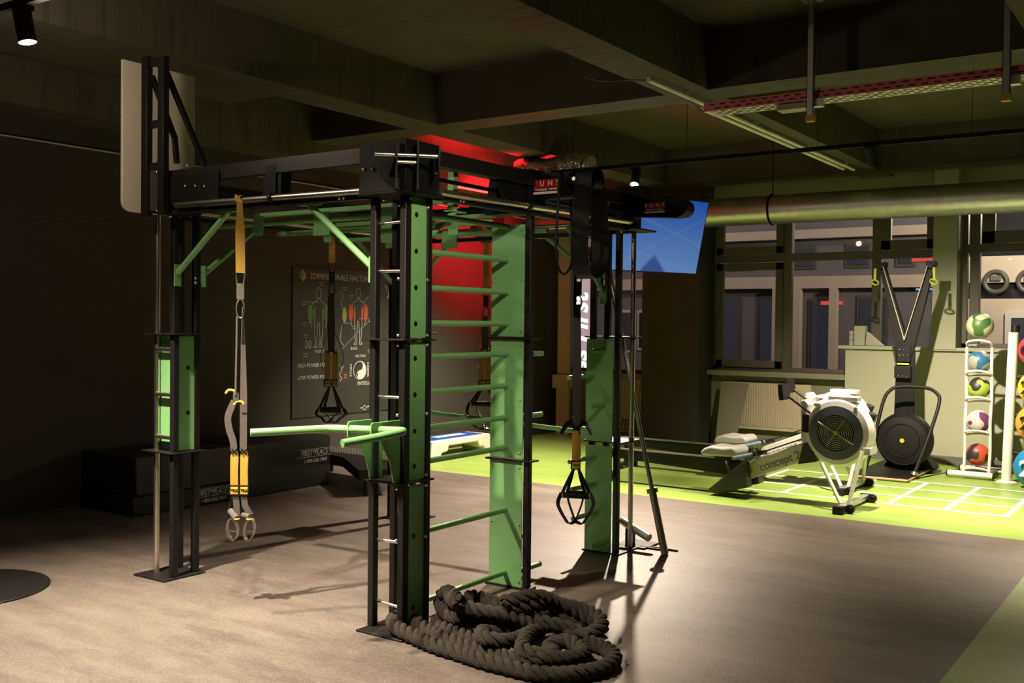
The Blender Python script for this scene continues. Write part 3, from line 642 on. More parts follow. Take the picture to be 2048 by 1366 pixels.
# ------------------------------------------------------------------ suspension trainers
def trainer(label, ax, ay, az, zy1, zclip, zs1, zs2, zg, zb, tilt=0., wrapdir=(1, 0, 0), style='open', ym=.045, yaw=34., spread=.085, cuffs=False, flap=True):
    u = Vector((math.cos(math.radians(yaw)), math.sin(math.radians(yaw)), 0)); v = Vector((-u.y, u.x, 0)); u, v = u, v
    t = thing('suspension_trainer', label, 'suspension trainer', (ax, ay, zb), 'yellow and black suspension trainers')
    A = Vector((ax, ay, 0)); Z = Vector((0, 0, 1)); wd = Vector(wrapdir).normalized()
    def P(a, z, c=0.): return A+u*a+v*c+Z*z
    # wrap over the rail
    q = MB(); per = wd.cross(Z)
    q.strap([A+Z*az+(per*math.cos(k)+Z*math.sin(k))*.0215 for k in [2*PI*i/18 for i in range(19)]], wd, .036, .005)
    q.strap([A+Z*(az+.02)+wd*(-.02)+per*.022, A+Z*(az+.005)+per*.03+wd*.01, A+Z*(az-.02)+per*.026+wd*.04], Z, .02, .004)
    q.build('anchor_wrap', M['yellow'], t)
    q = MB(); n = 8
    q.strap([P(0, az-.018-(az-.018-zy1)*i/n, -.022*(1-i/n)) for i in range(n+1)], u, [ym*(.55 if style != 'wide' else 1)+ym*(.45 if style != 'wide' else 0)*min(1, abs(i/n-.05)*3) for i in range(n+1)], .004)
    q.build('anchor_strap', M['yellow'], t)
    # buckle and carabiner
    q = MB(); h = zy1-zclip; zz = zy1
    q.tube([P(-.024, zz), P(.024, zz), P(.016, zz-.06), P(-.018, zz-.06)], .0045, 8, 0, True)
    q.box(0, 0, 0, 0, 0, 0) if False else None
    q.strap([P(0, zz-.06), P(0, zz-.14)], u, .04, .008)
    R = min(.05, (h-.14)/2); cz = zz-.14-R
    q.tube([P(.021*math.sin(k), cz+R*math.cos(k)) for k in [2*PI*i/20 for i in range(20)]], .0038, 8, 0, True)
    q.build('carabiner', M['steel'] if style == 'closed' else M['rub'], t)
    wm = M['webl'] if style == 'closed' else M['web']
    z0 = cz-R*.8
    if style == 'closed':
        MB().strap([P(-.016, z0), P(-.018, z0-.2), P(-.022, z0-.42)], v, .02, .009).build('strap', wm, t)
        MB().strap([P(.014, z0+.05), P(.016, z0-.15), P(.02, z0-.42), P(.02, zs1)], [v, v*.6+u, u, u], [.016, .024, .038, .038], .004).build('strap', wm, t)
        for (a, z) in ((-.045, z0-.40), (.0, z0-.46)):
            MB().tube(smooth([P(a-.03, z-.01), P(a-.015, z+.008), P(a+.012, z+.006), P(a+.02, z-.006)], 4), .007, 8).build('adjuster', M['yellowp'], t)
            MB().strap([P(a+.025, z-.005), P(a+.025, z-.05)], u, .03, .012).build('buckle', M['web'], t)
        MB().strap(smooth([P(-.03, z0-.45), P(-.062, z0-.53), P(-.055, z0-.60), P(-.035, z0-.66), P(-.03, zs1)], 5), u, .036, .004).build('strap', wm, t)
    else:
        MB().strap([P(0, z0+.02), P(.002, (z0+zs1)/2), P(0, zs1)], u, [.030, .044, .044], .007).build('strap', wm, t)
        MB().strap([P(-.018, z0+.0), P(-.02, (z0+zs1)/2), P(-.012, zs1)], u, .02, .012).build('strap', wm, t)
        if flap:
            MB().strap([P(-.028, flap+.002), P(.022, flap+.008)], Z, .012, .006).build('adjuster', M['yellowp'], t)
        if cuffs:
            for s in (-1, 1): MB().strap(smooth([P(0, zs1+.02), P(s*.045, zs1+.045), P(s*.075, zs1+.01), P(s*.09, zs1-.02)], 4), Z*.7+v, .04, .01).build('cuff', M['rub'], t)
        else:
            for s, w_ in ((-1, .075), (1, .085)): MB().strap(smooth([P(s*.01, zs1+.16), P(s*.04, zs1+.1), P(s*w_, zs1-.03), P(s*.06, zs1-.12), P(s*.03, zs1-.15)], 4), v, .016, .003).build('loose_loop', M['rub'], t)
    # two yellow sleeves with labels, webbing down to the handles
    for s in (-1, 1):
        cx = s*(.026 if style != 'stack' else .006); dd = 0 if style != 'stack' else s*.012
        o = MB().strap([P(cx, zs1, dd), P(cx, zs1-.03, dd), P(cx, (zs1+zs2)/2, dd-.006), P(cx, zs2, dd)], u, [.030, .042, .040, .042], .010).build('sleeve', M['yellow'], t)
        MB().strap([P(cx-.003, zs2+.035, dd-.002), P(cx-.003, zs2-.018, dd-.002)], u, .047, .013).build('label_border', M['rub'], o)
        MB().strap([P(cx+.001, zs2+.026, dd-.0035), P(cx+.001, zs2-.012, dd-.0035)], u, .038, .013).build('label_patch', M['yellowp'], o)
        rot = Matrix((u, Z, -v)).transposed() if False else Matrix(((u.x, 0, -v.x), (u.y, 0, -v.y), (0, 1, 0)))
        text('TRX', .019, M['rub'], o, tuple(P(cx+.001, zs2+.007, dd-.011)), rot=rot, off=.0006)
        MB().tube([P(cx-.015, zs1+.012, -.006), P(cx+.015, zs1-.012, -.008), P(cx+.015, zs1+.012, -.006), P(cx-.015, zs1-.012, -.008)], .004, 6, 0, True).build('knot', M['rub'], o)
    if style == 'closed':
        for s, a1, g in ((-1, -.012, -.035), (1, .060, .035)):
            MB().strap([P(s*.022, zs2-.01), P(s*.022+.008, (zs2+zg)/2), P(a1, zg+.02)], u, .033, .005).build('webbing', wm, t)
            MB().strap([P(s*.022-.02, zs2-.02, .02), P(g-.03 if s < 0 else .0, zg+.05, .03), P(g-.028 if s < 0 else .01, zg, .03)], u, .01, .004).build('webbing', M['rub'], t)
            if s < 0: MB().cyl(P(-.055, zg+.035, .03), P(-.004, zg+.005, -.03), .018, 18).build('grip', wm, t)
            else: MB().cyl(P(.018, zg+.018, .01), P(.066, zg+.016, -.03), .015, 18).build('grip', wm, t)
            MB().torus(P(-.004 if s < 0 else .062, zg+.005, -.03), (0, 0, 1), .012, .005, 16, 6).build('end_ring', M['yellowp'], t)
            c0 = -.045 if s < 0 else .045
            q = MB(); q.strap([P(c0+.010+.024*math.sin(k)+s*.006*math.cos(k), zg-.055+.055*math.cos(k), .012*math.sin(k)) for k in [2*PI*i/22 for i in range(23)]], v, .042, .004)
            q.strap([P(c0-.012, zg-.06, -.02), P(c0+.034, zg-.064, -.02)], Vector((0, 0, 1)), .006, .003)
            q.build('foot_cradle', M['steel'], t)
    else:
        sp = spread
        for s in (-1, 1):
            for d_, o_ in ((0, 0), (-.03, .02)):
                MB().strap([P(s*.012, zs2-.01), P(s*(sp+d_*1.0)*.55, (zs2+zg)/2, o_), P(s*(sp+d_), zg, o_)], u, [.014, .018, .018], .005).build('webbing', M['rub'], t)
            MB().torus(P(s*sp*.93, zg, -.02), u, .012, .005, 16, 6).build('end_ring', M['yellowp'], t)
            q = MB(); q.strap(smooth([P(s*sp, zg+.01), P(s*(sp+.02), (zg*2+zb)/3), P(s*sp*.75, zb+.03), P(s*.035, zb), P(-s*.01, zb+.02)], 5), v*.7+u*.5*s, .030, .006)
            q.strap(smooth([P(s*sp*.55, zg-.01, .03), P(s*sp*.45, (zg*2+zb)/3, .04), P(s*.012, zb+.04, .03), P(0, zb+.005, .01)], 5), v+u*.3, .026, .006)
            q.build('foot_cradle', M['rub'], t)
        MB().cyl(P(-sp*.92, zg+.002, -.015), P(sp*.92, zg-.004, -.015), .0185, 20).build('grip', M['rub'], t)
        MB().cyl(P(-sp*.7, zg+.002, .03), P(sp*.7, zg+.004, .03), .016, 20).build('grip', M['rub'], t)
trainer('grey and yellow suspension trainer hanging from the front rail by the left tower', -4.254, 3.600, 2.130, 1.745, 1.49, .800, .585, .44, .285, style='closed', ym=.05, yaw=34)
trainer('black and yellow suspension trainer hanging in front of the chalkboard', -5.150, 5.175, 2.146, 1.90, 1.60, 1.275, 1.045, .865, .775, wrapdir=(0, 1, 0), yaw=36, spread=.085, flap=1.62, style='two')
trainer('black and yellow suspension trainer hanging behind the ladder rungs before the red wall', -4.40, 5.992, 2.168, 1.75, 1.50, 1.30, 1.04, .90, .715, yaw=35, spread=.11, flap=1.33, style='two')
trainer('black and yellow suspension trainer hanging between middle pillar and right tower', -3.098, 5.134, 2.137, 1.80, 1.58, .865, .655, .485, .315, wrapdir=(0, 1, 0), yaw=33, spread=.085, flap=.945, cuffs=True, style='stack')
# bands over the side arm
pts = [(-2.955, 4.74, 2.335), (-2.955, 4.685, 2.30), (-2.957, 4.68, 2.15), (-2.96, 4.665, 1.95), (-2.96, 4.68, 1.82), (-2.96, 4.745, 1.765), (-2.955, 4.82, 1.82), (-2.955, 4.835, 1.95), (-2.955, 4.805, 2.15), (-2.955, 4.80, 2.30)]
tag(MB().tube(smooth(pts+[pts[0]], 6), .0075, 8).build('resistance_band', M['rub']), 'thin black loop band hanging from the labelled side arm', 'resistance band')
pts = [(-2.80, 4.74, 2.332), (-2.80, 4.685, 2.30), (-2.80, 4.67, 2.15), (-2.80, 4.645, 1.95), (-2.80, 4.66, 1.80), (-2.80, 4.72, 1.745), (-2.80, 4.80, 1.755), (-2.80, 4.86, 1.83), (-2.80, 4.87, 1.97), (-2.80, 4.835, 2.15), (-2.80, 4.80, 2.30), (-2.80, 4.74, 2.332)]
tag(MB().strap(smooth(pts, 6), (1, 0, 0), .105, .007).build('resistance_band', M['rub']), 'wide black rubber loop band hanging at the end of the labelled side arm', 'resistance band')
# barbell leaning on the right tower
t = thing('barbell', 'long steel barbell leaning upright against the right tower', 'barbell', (-2.93, 5.985, 0))
a = Vector((-2.932, 5.985, .002)); b2 = Vector((-3.462, 6.045, 2.075)); d = (b2-a).normalized(); Lb = (b2-a).length
MB().cyl(a, a+d*.40, .0245, 24).build('sleeve', M['steel'], t); MB().cyl(a+d*.40, a+d*.43, .037, 24).build('collar', M['steel'], t)
MB().cyl(a+d*.43, a+d*(Lb-.43), .0145, 20).build('shaft', M['steel'], t)
MB().cyl(a+d*(Lb-.43), a+d*(Lb-.40), .030, 24).build('collar', M['steel'], t); MB().cyl(a+d*(Lb-.40), a+d*Lb, .0205, 24).build('sleeve', M['chrome'], t)
t = thing('landmine_holder', 'short chrome tube on a low floor bracket behind the right tower', 'barbell holder', (-3.22, 6.12, 0))
MB().box(-3.32, -3.10, 6.02, 6.24, 0, .012).box(-3.27, -3.22, 6.07, 6.12, .01, .12).build('base', M['black'], t)
MB().cyl((-3.30, 6.07, .165), (-3.055, 6.00, .09), .027, 26).build('tube', M['chrome'], t)
tag(MB().box(-3.16, -2.95, 6.06, 6.075, 0, .012).box(-3.10, -2.90, 6.10, 6.115, 0, .012).build('floor_bracket', M['black']), 'flat black bracket lying on the floor beside the chrome pole', 'bracket')

# ------------------------------------------------------------------ battle rope
ROPES = [
 [(-2.871, 3.722, 0.2), (-3.035, 3.853, 0.19), (-3.111, 3.895, 0.15), (-3.097, 3.873, 0.11), (-2.973, 3.795, 0.1), (-2.872, 3.823, 0.09), (-2.771, 3.887, 0.09), (-2.661, 3.939, 0.1), (-2.538, 3.968, 0.1), (-2.42, 4.03, 0.07), (-2.33, 4.009, 0.04), (-2.24, 3.991, 0.033), (-2.15, 3.906, 0.033), (-2.123, 3.774, 0.033), (-2.156, 3.671, 0.033), (-2.225, 3.581, 0.033), (-2.319, 3.531, 0.033), (-2.444, 3.525, 0.033), (-2.578, 3.526, 0.033), (-2.733, 3.547, 0.033), (-2.875, 3.562, 0.033), (-3.037, 3.602, 0.038), (-3.16, 3.63, 0.045), (-3.26, 3.705, 0.05), (-3.265, 3.76, 0.055), (-3.19, 3.765, 0.05), (-3.077, 3.723, 0.036), (-2.925, 3.678, 0.033), (-2.786, 3.640, 0.033), (-2.664, 3.625, 0.033), (-2.561, 3.62, 0.033), (-2.443, 3.6, 0.05), (-2.33, 3.62, 0.07), (-2.26, 3.70, 0.06), (-2.25, 3.81, 0.05), (-2.318, 3.889, 0.05), (-2.40, 3.90, 0.06), (-2.44, 3.84, 0.05), (-2.40, 3.76, 0.035)],
 [(-2.403, 3.80, 0.04), (-2.33, 3.66, 0.07), (-2.42, 3.60, 0.09), (-2.50, 3.72, 0.09), (-2.541, 3.83, 0.09), (-2.579, 3.956, 0.05)],
 [(-2.62, 3.92, 0.05), (-2.568, 3.79, 0.07), (-2.56, 3.66, 0.09), (-2.64, 3.62, 0.1), (-2.72, 3.70, 0.09), (-2.74, 3.80, 0.06), (-2.70, 3.92, .05)],
 [(-2.55, 3.96, .06), (-2.66, 3.90, .12), (-2.79, 3.80, .15), (-2.90, 3.77, .17), (-3.0, 3.81, .19)],
 [(-3.06, 4.0, .035), (-3.10, 3.86, .035), (-3.03, 3.78, .04), (-2.917, 3.745, .04), (-2.80, 3.72, .04), (-2.70, 3.72, .035)],
 [(-2.99, 4.0, .10), (-2.967, 3.93, .16), (-2.884, 3.917, .17), (-2.774, 3.90, .17), (-2.68, 3.90, .17), (-2.62, 3.96, .17), (-2.60, 4.07, .16), (-2.52, 4.17, .12), (-2.42, 4.2, .07)],
 [(-2.72, 3.86, .19), (-2.649, 3.93, .21), (-2.61, 4.02, .2), (-2.57, 4.12, .15), (-2.48, 4.20, .12), (-2.38, 4.18, .10), (-2.34, 4.10, .08), (-2.37, 4.02, .06), (-2.45, 3.98, .05)],
 [(-3.0, 4.02, .04), (-2.88, 4.12, .04), (-2.74, 4.18, .05), (-2.62, 4.28, .04), (-2.5, 4.30, .035), (-2.40, 4.24, .035)],
 [(-3.05, 3.93, .06), (-2.95, 4.03, .08), (-2.84, 4.07, .10), (-2.72, 4.06, .11), (-2.6, 4.16, .08)],
]
rp = MB(); SR, OR_, PITCH = .0160, .0222, .118
for path in ROPES:
    sp = smooth(path, 30); dense = [sp[0]]
    for p in sp[1:]:
        if (p-dense[-1]).length > .0105: dense.append(p)
    N = len(dense); pu = None; fr = []; s_ = 0
    for i, p in enumerate(dense):
        d = (dense[min(i+1, N-1)]-dense[max(i-1, 0)]).normalized()
        uu = d.orthogonal().normalized() if pu is None else (pu-d*pu.dot(d)).normalized()
        pu = uu; fr.append((p, uu, d.cross(uu), s_)); s_ += .0105
    for k in range(3):
        line = [p+(uu*math.cos(2*PI*(s_/PITCH)+2*PI*k/3)+ww*math.sin(2*PI*(s_/PITCH)+2*PI*k/3))*OR_ for p, uu, ww, s_ in fr]
        line = [Vector((q.x, q.y, max(q.z, SR+.001))) for q in line]
        rp.tube(line, SR, 8)
tag(rp.build('battle_rope', M['rope']), 'thick black twisted battle rope piled in coils at the foot of the near tower', 'rope')

# ------------------------------------------------------------------ television
t = thing('television', 'large television showing a blue sky, hung tilted before the dark column', 'television', (-4.72, 9.15, 2.0))
pr = Vector((-4.493, 9.80, 2.026)); pl = Vector((-4.96, 8.46, 2.022)); wv = (pr-pl).normalized(); Wt = (pr-pl).length
nv = Vector((wv.y, -wv.x, 0)).normalized(); ti = math.radians(13); upv = (Vector((0, 0, 1))*math.cos(ti)+nv*math.sin(ti)); nf = upv.cross(wv)*-1
nf = nf if nf.dot(-pr) > 0 else -nf; Ht = .74
back = -nf
def tvbox(a0, a1, h0, h1, d0, d1, mb):
    vs = [pl+wv*a+upv*h+back*d for d in (d0, d1) for h in (h0, h1) for a in (a0, a1)]
    return mb.add(vs, [(0, 2, 3, 1), (4, 5, 7, 6), (0, 1, 5, 4), (2, 6, 7, 3), (0, 4, 6, 2), (1, 3, 7, 5)])
tvbox(-.012, Wt+.012, -.012, Ht+.012, 0, .045, MB()).build('frame', M['rub'], t, .003)
me = bpy.data.meshes.new('screen'); o0 = OFF[t.as_pointer()]
me.from_pydata([tuple(pl+wv*a+upv*h+nf*.0015-o0) for a, h in ((0, 0), (Wt, 0), (Wt, Ht), (0, Ht))], [], [(0, 1, 2, 3)])
uv = me.uv_layers.new(name='UVMap')
for i, c_ in enumerate(((0, 0), (1, 0), (1, 1), (0, 1))): uv.data[i].uv = c_
me.materials.append(M['screen']); o = bpy.data.objects.new('screen', me); COL.objects.link(o); o.parent = t
pc = pl+wv*(Wt/2)+upv*(Ht*.5)+back*.05
MB().cyl(pc, pc+back*.12, .03, 12).cyl(pc+back*.12, (-5.55, 11.62, pc.z), .022, 14).box(-5.66, -5.44, 11.585, 11.60, pc.z-.15, pc.z+.15).build('wall_mount', M['blackflat'], t)

# ------------------------------------------------------------------ chalkboard
t = thing('chalkboard', 'dark chalkboard on the left wall with drawn body outlines and writing', 'chalkboard', (XL, 7.6, .53))
MB().box(XL+.001, XL+.012, 6.94, 8.42, .53, 2.02).build('board', M['chalk'], t)
cx = XL+.0135
class Chalk:
    def __init__(s): s.mb = MB()
    def line(s, pts, w=.007):
        pts = [Vector((cx, y, z)) for y, z in pts]; s.mb.strap(pts, Vector((0, 1, .001)) if abs(pts[-1].y-pts[0].y) < abs(pts[-1].z-pts[0].z) else Vector((0, 0, 1)), w, .0015)
    def poly(s, pts): s.mb.prism([(cx, y, z) for y, z in pts], (-.0008, 0, 0), (.0016, 0, 0))
def segs(ch, pts, w=.006):
    for a, b_ in zip(pts[:-1], pts[1:]):
        d = Vector((0, b_[0]-a[0], b_[1]-a[1])); n = Vector((0, -d.z, d.y)); n = n.normalized()*w/2 if n.length else n
        A = Vector((cx, *a)); B = Vector((cx, *b_)); e = d.normalized()*w*.3 if d.length else d
        ch.mb.prism([A-e-n, B+e-n, B+e+n, A-e+n], (-.0007, 0, 0), (.0014, 0, 0))
def figure(y0, top, foot, full=True, colm=None, side=False):
    ch = Chalk(); h = top-foot; k = h/.60
    head = [(y0+.034*k*math.sin(a), top-.055*k+.055*k*math.cos(a)) for a in [2*PI*i/14 for i in range(15)]]
    if not side:
        segs(ch, head)
        L = [(.018, -.11), (.02, -.13), (.075, -.155), (.10, -.20), (.115, -.30), (.10, -.40)]
        L2 = [(.07, -.22), (.062, -.33), (.055, -.42), (.05, -.50), (.04, -.57), (.065, -.60), (.02, -.60), (.022, -.50), (.008, -.36), (0, -.35)]
        for s in (-1, 1):
            segs(ch, [(y0+s*a*k, top+b_*k) for a, b_ in L]); segs(ch, [(y0+s*a*k, top+b_*k) for a, b_ in L2])
    else:
        segs(ch, [(y0-.03, top), (y0+.01, top-.02), (y0+.02, top-.06), (y0-.01, top-.10), (y0+.0, top-.14), (y0+.04, top-.25)]); segs(ch, [(y0+.0, top-.35), (y0-.02, top-.5), (y0+.03, top-.55)])
    o = ch.mb.build('body_outline', M['chalkw'], t)
    if colm:
        cc_ = Chalk()
        for s in ((-1, 1) if not side else (1,)):
            c_ = y0+s*.103*k if not side else y0+.03
            cc_.poly([(c_+.035*k*math.sin(a)+(s*.012), top-.26*k+.09*k*math.cos(a)) for a in [2*PI*i/16 for i in range(16)]])
            if not side: cc_.poly([(y0+s*.058*k+.014*k*math.sin(a), top-.28*k+.095*k*math.cos(a)) for a in [2*PI*i/12 for i in range(12)]])
        cc_.mb.build('coloured_patch', M[colm], t)
figure(7.288, 1.825, 1.225, colm='chalkg'); figure(7.615, 1.79, 1.25, colm='chalky', side=True); figure(7.862, 1.84, 1.25, colm='chalko')
T = lambda s, size, y, z, **k: text(s, size, M['chalkw'], t, (cx, y, z), '+X', name='chalk_writing', ext=.0007, **k)
T('3DIMENSIONALE HALTUNG', .088, 7.62, 1.935, sx=.82, off=-.001)
T('HIGH POWER POSE', .058, 7.215, 1.045, sx=.82); T('LOW POWER POSE', .055, 7.215, .925, sx=.85)
T('FRONT', .045, 7.305, 1.183, sx=.85); T('BACK', .045, 7.803, 1.206, sx=.85); T('HALTUNG', .042, 7.90, 1.125, sx=.8); T('EINSTELLUNG', .052, 7.98, .835, sx=.75)
text('KÖRPER', .042, M['chalkw'], t, (cx, 8.015, .98), name='chalk_writing', ext=.0007, rot=Matrix(((0, 0, 1), (0, 1, 0), (-1, 0, 0))) @ Matrix.Identity(3))
text('IMPULS', .042, M['chalkw'], t, (cx, 7.755, .98), name='chalk_writing', ext=.0007, rot=Matrix(((0, 0, 1), (0, 1, 0), (-1, 0, 0))))
ch = Chalk(); cy, cz, r_ = 7.893, .975, .095
segs(ch, [(cy+r_*math.sin(a), cz+r_*math.cos(a)) for a in [2*PI*i/28 for i in range(29)]], .008)
half = [(cy+r_*.95*math.sin(a), cz+r_*.95*math.cos(a)) for a in [PI*i/16 for i in range(17)]]
half += [(cy-r_*.475*math.sin(a), cz-r_*.475-r_*.475*math.cos(PI-a)*-1) for a in [PI*i/10 for i in range(1, 10)]]
half += [(cy+r_*.475*math.sin(a), cz+r_*.475-r_*.475*math.cos(a)) for a in [PI*i/10 for i in range(0, 10)]]
ch.poly(half); ch.poly([(cy-.04+.014*math.sin(a), cz-.045+.014*math.cos(a)) for a in [2*PI*i/10 for i in range(10)]])
segs(ch, [(7.90, .575), (7.94, .575)]); segs(ch, [(7.97+.025*math.sin(a), .575+.025*math.cos(a)) for a in [2*PI*i/12 for i in range(13)]]); segs(ch, [(8.0, .575), (8.03, .59), (8.05, .565)])
segs(ch, [(7.14, 1.68), (7.26, 1.68)], .004); segs(ch, [(7.14, 1.47), (7.24, 1.47)], .004); segs(ch, [(7.64, 1.47), (7.74, 1.47)], .004); segs(ch, [(7.87, 1.52), (8.0, 1.52)], .004); segs(ch, [(7.95, 1.69), (8.02, 1.76)], .004); segs(ch, [(7.62, 1.2), (8.2, 1.62)], .003)
for yy, zz in ((7.10, 1.68), (7.10, 1.47), (7.12, 1.35), (7.12, 1.16), (7.33, 1.88), (7.66, 1.84), (7.76, 1.76), (8.06, 1.78), (8.05, 1.52), (7.80, 1.44), (8.05, 1.19)):
    for q in range(2): segs(ch, [(yy-.035+.012*i, zz-q*.025+random.uniform(-.006, .006)) for i in range(6)], .004)
segs(ch, [(7.11, 1.27), (7.125, 1.30), (7.14, 1.27), (7.13, 1.22), (7.11, 1.22), (7.11, 1.27)]); segs(ch, [(7.16, 1.27), (7.175, 1.30), (7.19, 1.27), (7.18, 1.22), (7.16, 1.22), (7.16, 1.27)])
segs(ch, [(7.60, 1.03), (7.62, 1.0), (7.61, .96), (7.59, .94)], .005); segs(ch, [(7.61, .98), (7.65, 1.03)], .005); segs(ch, [(7.60, .93), (7.62, .90), (7.60, .87)], .006)
for a in ((8.28, 2.0, 8.32, 1.94), (8.30, 1.98, 8.34, 1.9), (8.36, 1.93, 8.32, 1.87)): segs(ch, [(a[0], a[1]-.12), (a[2], a[3]-.12)], .012)
ch.mb.build('chalk_drawing', M['chalkw'], t)
ch = Chalk(); segs(ch, [(7.655, .945), (7.70, .895)], .008); segs(ch, [(7.70, .945), (7.655, .895)], .008); ch.poly([(7.03, 1.965), (7.07, 2.0), (7.11, 1.965), (7.07, 1.94)]); ch.mb.build('chalk_mark', M['chalko'], t)
ch = Chalk(); ch.poly([(7.028, 1.96), (7.068, 1.935), (7.068, 1.88), (7.028, 1.915)]); ch.mb.build('chalk_mark', M['chalkg'], t)
ch = Chalk(); ch.poly([(7.112, 1.96), (7.072, 1.935), (7.072, 1.88), (7.112, 1.915)]); ch.mb.build('chalk_mark', M['chalky'], t)

# ------------------------------------------------------------------ foam boxes, step, low platform
def foambox(label, y0, y1, z0, z1, lab, ly, lz, s, x0=-7.38):
    t = thing('plyometric_box', label, 'exercise box', (-7.0, (y0+y1)/2, z0), 'black foam exercise boxes')
    MB().box(x0, -6.672, y0, y1, z0, z1).build('body', M['vinyl'], t, .012)
    MB().box(-6.673, -6.6715, y0+.02, y1-.02, z1-.006, z1-.003).build('seam', M['webl'], t)
    if lab:
        text('FIRST★PLACE' if False else 'FIRST*PLACE', s, M['chalkw'], t, (-6.6705, ly, lz), '+X', shear=.25, ext=.0006, sx=.86)
        text('1-800-556-7464', s*.72, M['chalkw'], t, (-6.6705, ly+.01, lz-s*1.02), '+X', shear=.25, ext=.0006, sx=.9)
        MB().box(-6.6715, -6.6700, ly-s*3.0, ly+s*3.0, lz+s*.5, lz+s*.55).box(-6.6715, -6.6700, ly-s*3.0, ly+s*3.0, lz-s*.5, lz-s*.45).build('rule', M['chalkw'], t)
foambox('low black foam box with white lettering, bottom of the stack by the wall', 4.64, 5.62, .0, .150, True, 5.37, .098, .060)
foambox('black foam box without lettering lying on the low lettered box', 4.66, 5.62, .152, .448, False, 0, 0, 0)
foambox('tall black foam box with white lettering at the right of the stack', 5.68, 6.70, .0, .450, True, 6.50, .305, .068)
t = thing('aerobic_step', 'white step with blue studded top on the green floor by the wall', 'step', (-7.05, 8.95, 0))
MB().prism([(-7.22, 8.40, .0), (-7.22, 8.44, .215), (-7.22, 9.48, .215), (-7.22, 9.56, .0), (-7.22, 9.40, .0), (-7.22, 9.37, .07), (-7.22, 9.27, .08), (-7.22, 9.25, .14), (-7.22, 8.72, .14), (-7.22, 8.70, .08), (-7.22, 8.60, .07), (-7.22, 8.57, .0)], (0, 0, 0), (.34, 0, 0)).build('body', M['white'], t, .015)
MB().box(-7.19, -6.91, 8.47, 9.36, .214, .222).build('top_mat', M['blue'], t)
q = MB()
for i in range(18):
    for j in range(6): q.box(-7.17+j*.045, -7.145+j*.045, 8.50+i*.048, 8.53+i*.048, .221, .226)
tag(q.build('studs', M['blue'], t), kind='stuff')
MB().box(-7.10, -7.0, 8.66, 9.17, .2215, .2275).build('emblem_strip', M['whitep'], t)
t = thing('low_platform', 'low black bench with a studded mesh top beside the tall foam box', 'platform', (-6.2, 7.0, 0))
MB().prism([(-7.30, 6.90, .16), (-6.55, 6.74, .16), (-5.98, 6.35, .135), (-5.80, 6.62, .135), (-6.45, 7.22, .16), (-7.30, 7.3, .16)], (0, 0, 0), (0, 0, .09)).build('frame', M['rub'], t)
q = MB()
for i in range(40):
    for j in range(9): q.box(-7.2+i*.033, -7.182+i*.033, 6.93+j*.035-.0*i+(-.006*max(0, i-20)), 6.952+j*.035-(.006*max(0, i-20)), .25-(.0006*max(0, i-20)), .256-(.0006*max(0, i-20)))
tag(q.build('studs', M['galv'], t), kind='stuff')
for x, y in ((-7.2, 7.0), (-7.2, 7.25), (-6.0, 6.45), (-6.35, 7.1)): MB().cyl((x, y, 0), (x, y, .17), .018, 12).build('leg', M['black'], t)
t2 = MB(); t2.lathe([(0, 0), (.42, 0), (.425, .006), (.42, .012), (0, .014)], (-5.62, 2.86, 0), (0, 0, 1), 64)  # thin dark disc put here in place of a soft floor shadow
tag(t2.build('floor_tone', M['rub']), 'flat black disc in place of a shadow cast on the floor at the left edge of the photo', 'shadow patch')

# ------------------------------------------------------------------ objects by the window wall
def radiator(label, x0, x1, z0, z1):
    t = thing('radiator', label, 'radiator', ((x0+x1)/2, 11.93, z0))
    q = MB(); q.box(x0, x1, 11.90, 11.97, z0, z1); n = int((x1-x0)/.032)
    for i in range(n):
        x = x0+.03+i*(x1-x0-.05)/n; q.box(x, x+.015, 11.885, 11.905, z0+.04, z1-.04)
    q.build('panel', M['cream'], t, .003)
    MB().cyl((x0+.08, 11.94, 0), (x0+.08, 11.94, z0), .011, 12).cyl((x1-.08, 11.94, 0), (x1-.08, 11.94, z0), .011, 12).build('pipe', M['whitep'], t)
radiator('cream ribbed radiator under the window behind the rowing machines', -5.06, -3.96, .22, .79)
radiator('cream ribbed radiator partly hidden behind the right tower', -7.05, -6.10, .24, .76)
tag(MB().prism([(-5.03, 11.60, .0), (-4.78, 11.58, .0), (-4.70, 11.83, .78), (-5.06, 11.83, .78)], (0, 0, 0), (0, .012, 0)).build('leaning_panel', mat('pale_translucent_sheet', (.20, .21, .15), .4)), 'pale translucent sheet leaning against the radiator left end', 'panel')
t = thing('wire_grid', 'wire mesh grid with pale frame leaning before the left radiator', 'grid', (-6.35, 11.5, .13))
q = MB(); c4 = [(-6.66, 11.75, .78), (-6.12, 11.75, .78), (-6.10, 11.45, .12), (-6.52, 11.45, .12)]
q.tube(c4, .009, 8, 0, True); q.build('frame', M['mesh'], t)
q = MB(); C4 = [Vector(p) for p in c4]
for i in range(1, 12): q.cyl(C4[0].lerp(C4[3], i/12), C4[1].lerp(C4[2], i/12), .003, 5)
for i in range(1, 10): q.cyl(C4[0].lerp(C4[1], i/10), C4[3].lerp(C4[2], i/10), .003, 5)
tag(q.build('mesh', M['mesh'], t), kind='stuff')
t = thing('wall_disc', 'round black disc hanging high on the red lit wall', 'disc', (-7.42, 10.06, 2.5))
MB().cyl((XL+.03, 10.06, 2.80), (XL+.12, 10.06, 2.80), .30, 48).build('disc', M['rub'], t, .01)
MB().box(XL, XL+.04, 10.0, 10.12, 2.6, 2.9).build('bracket', M['rub'], t)

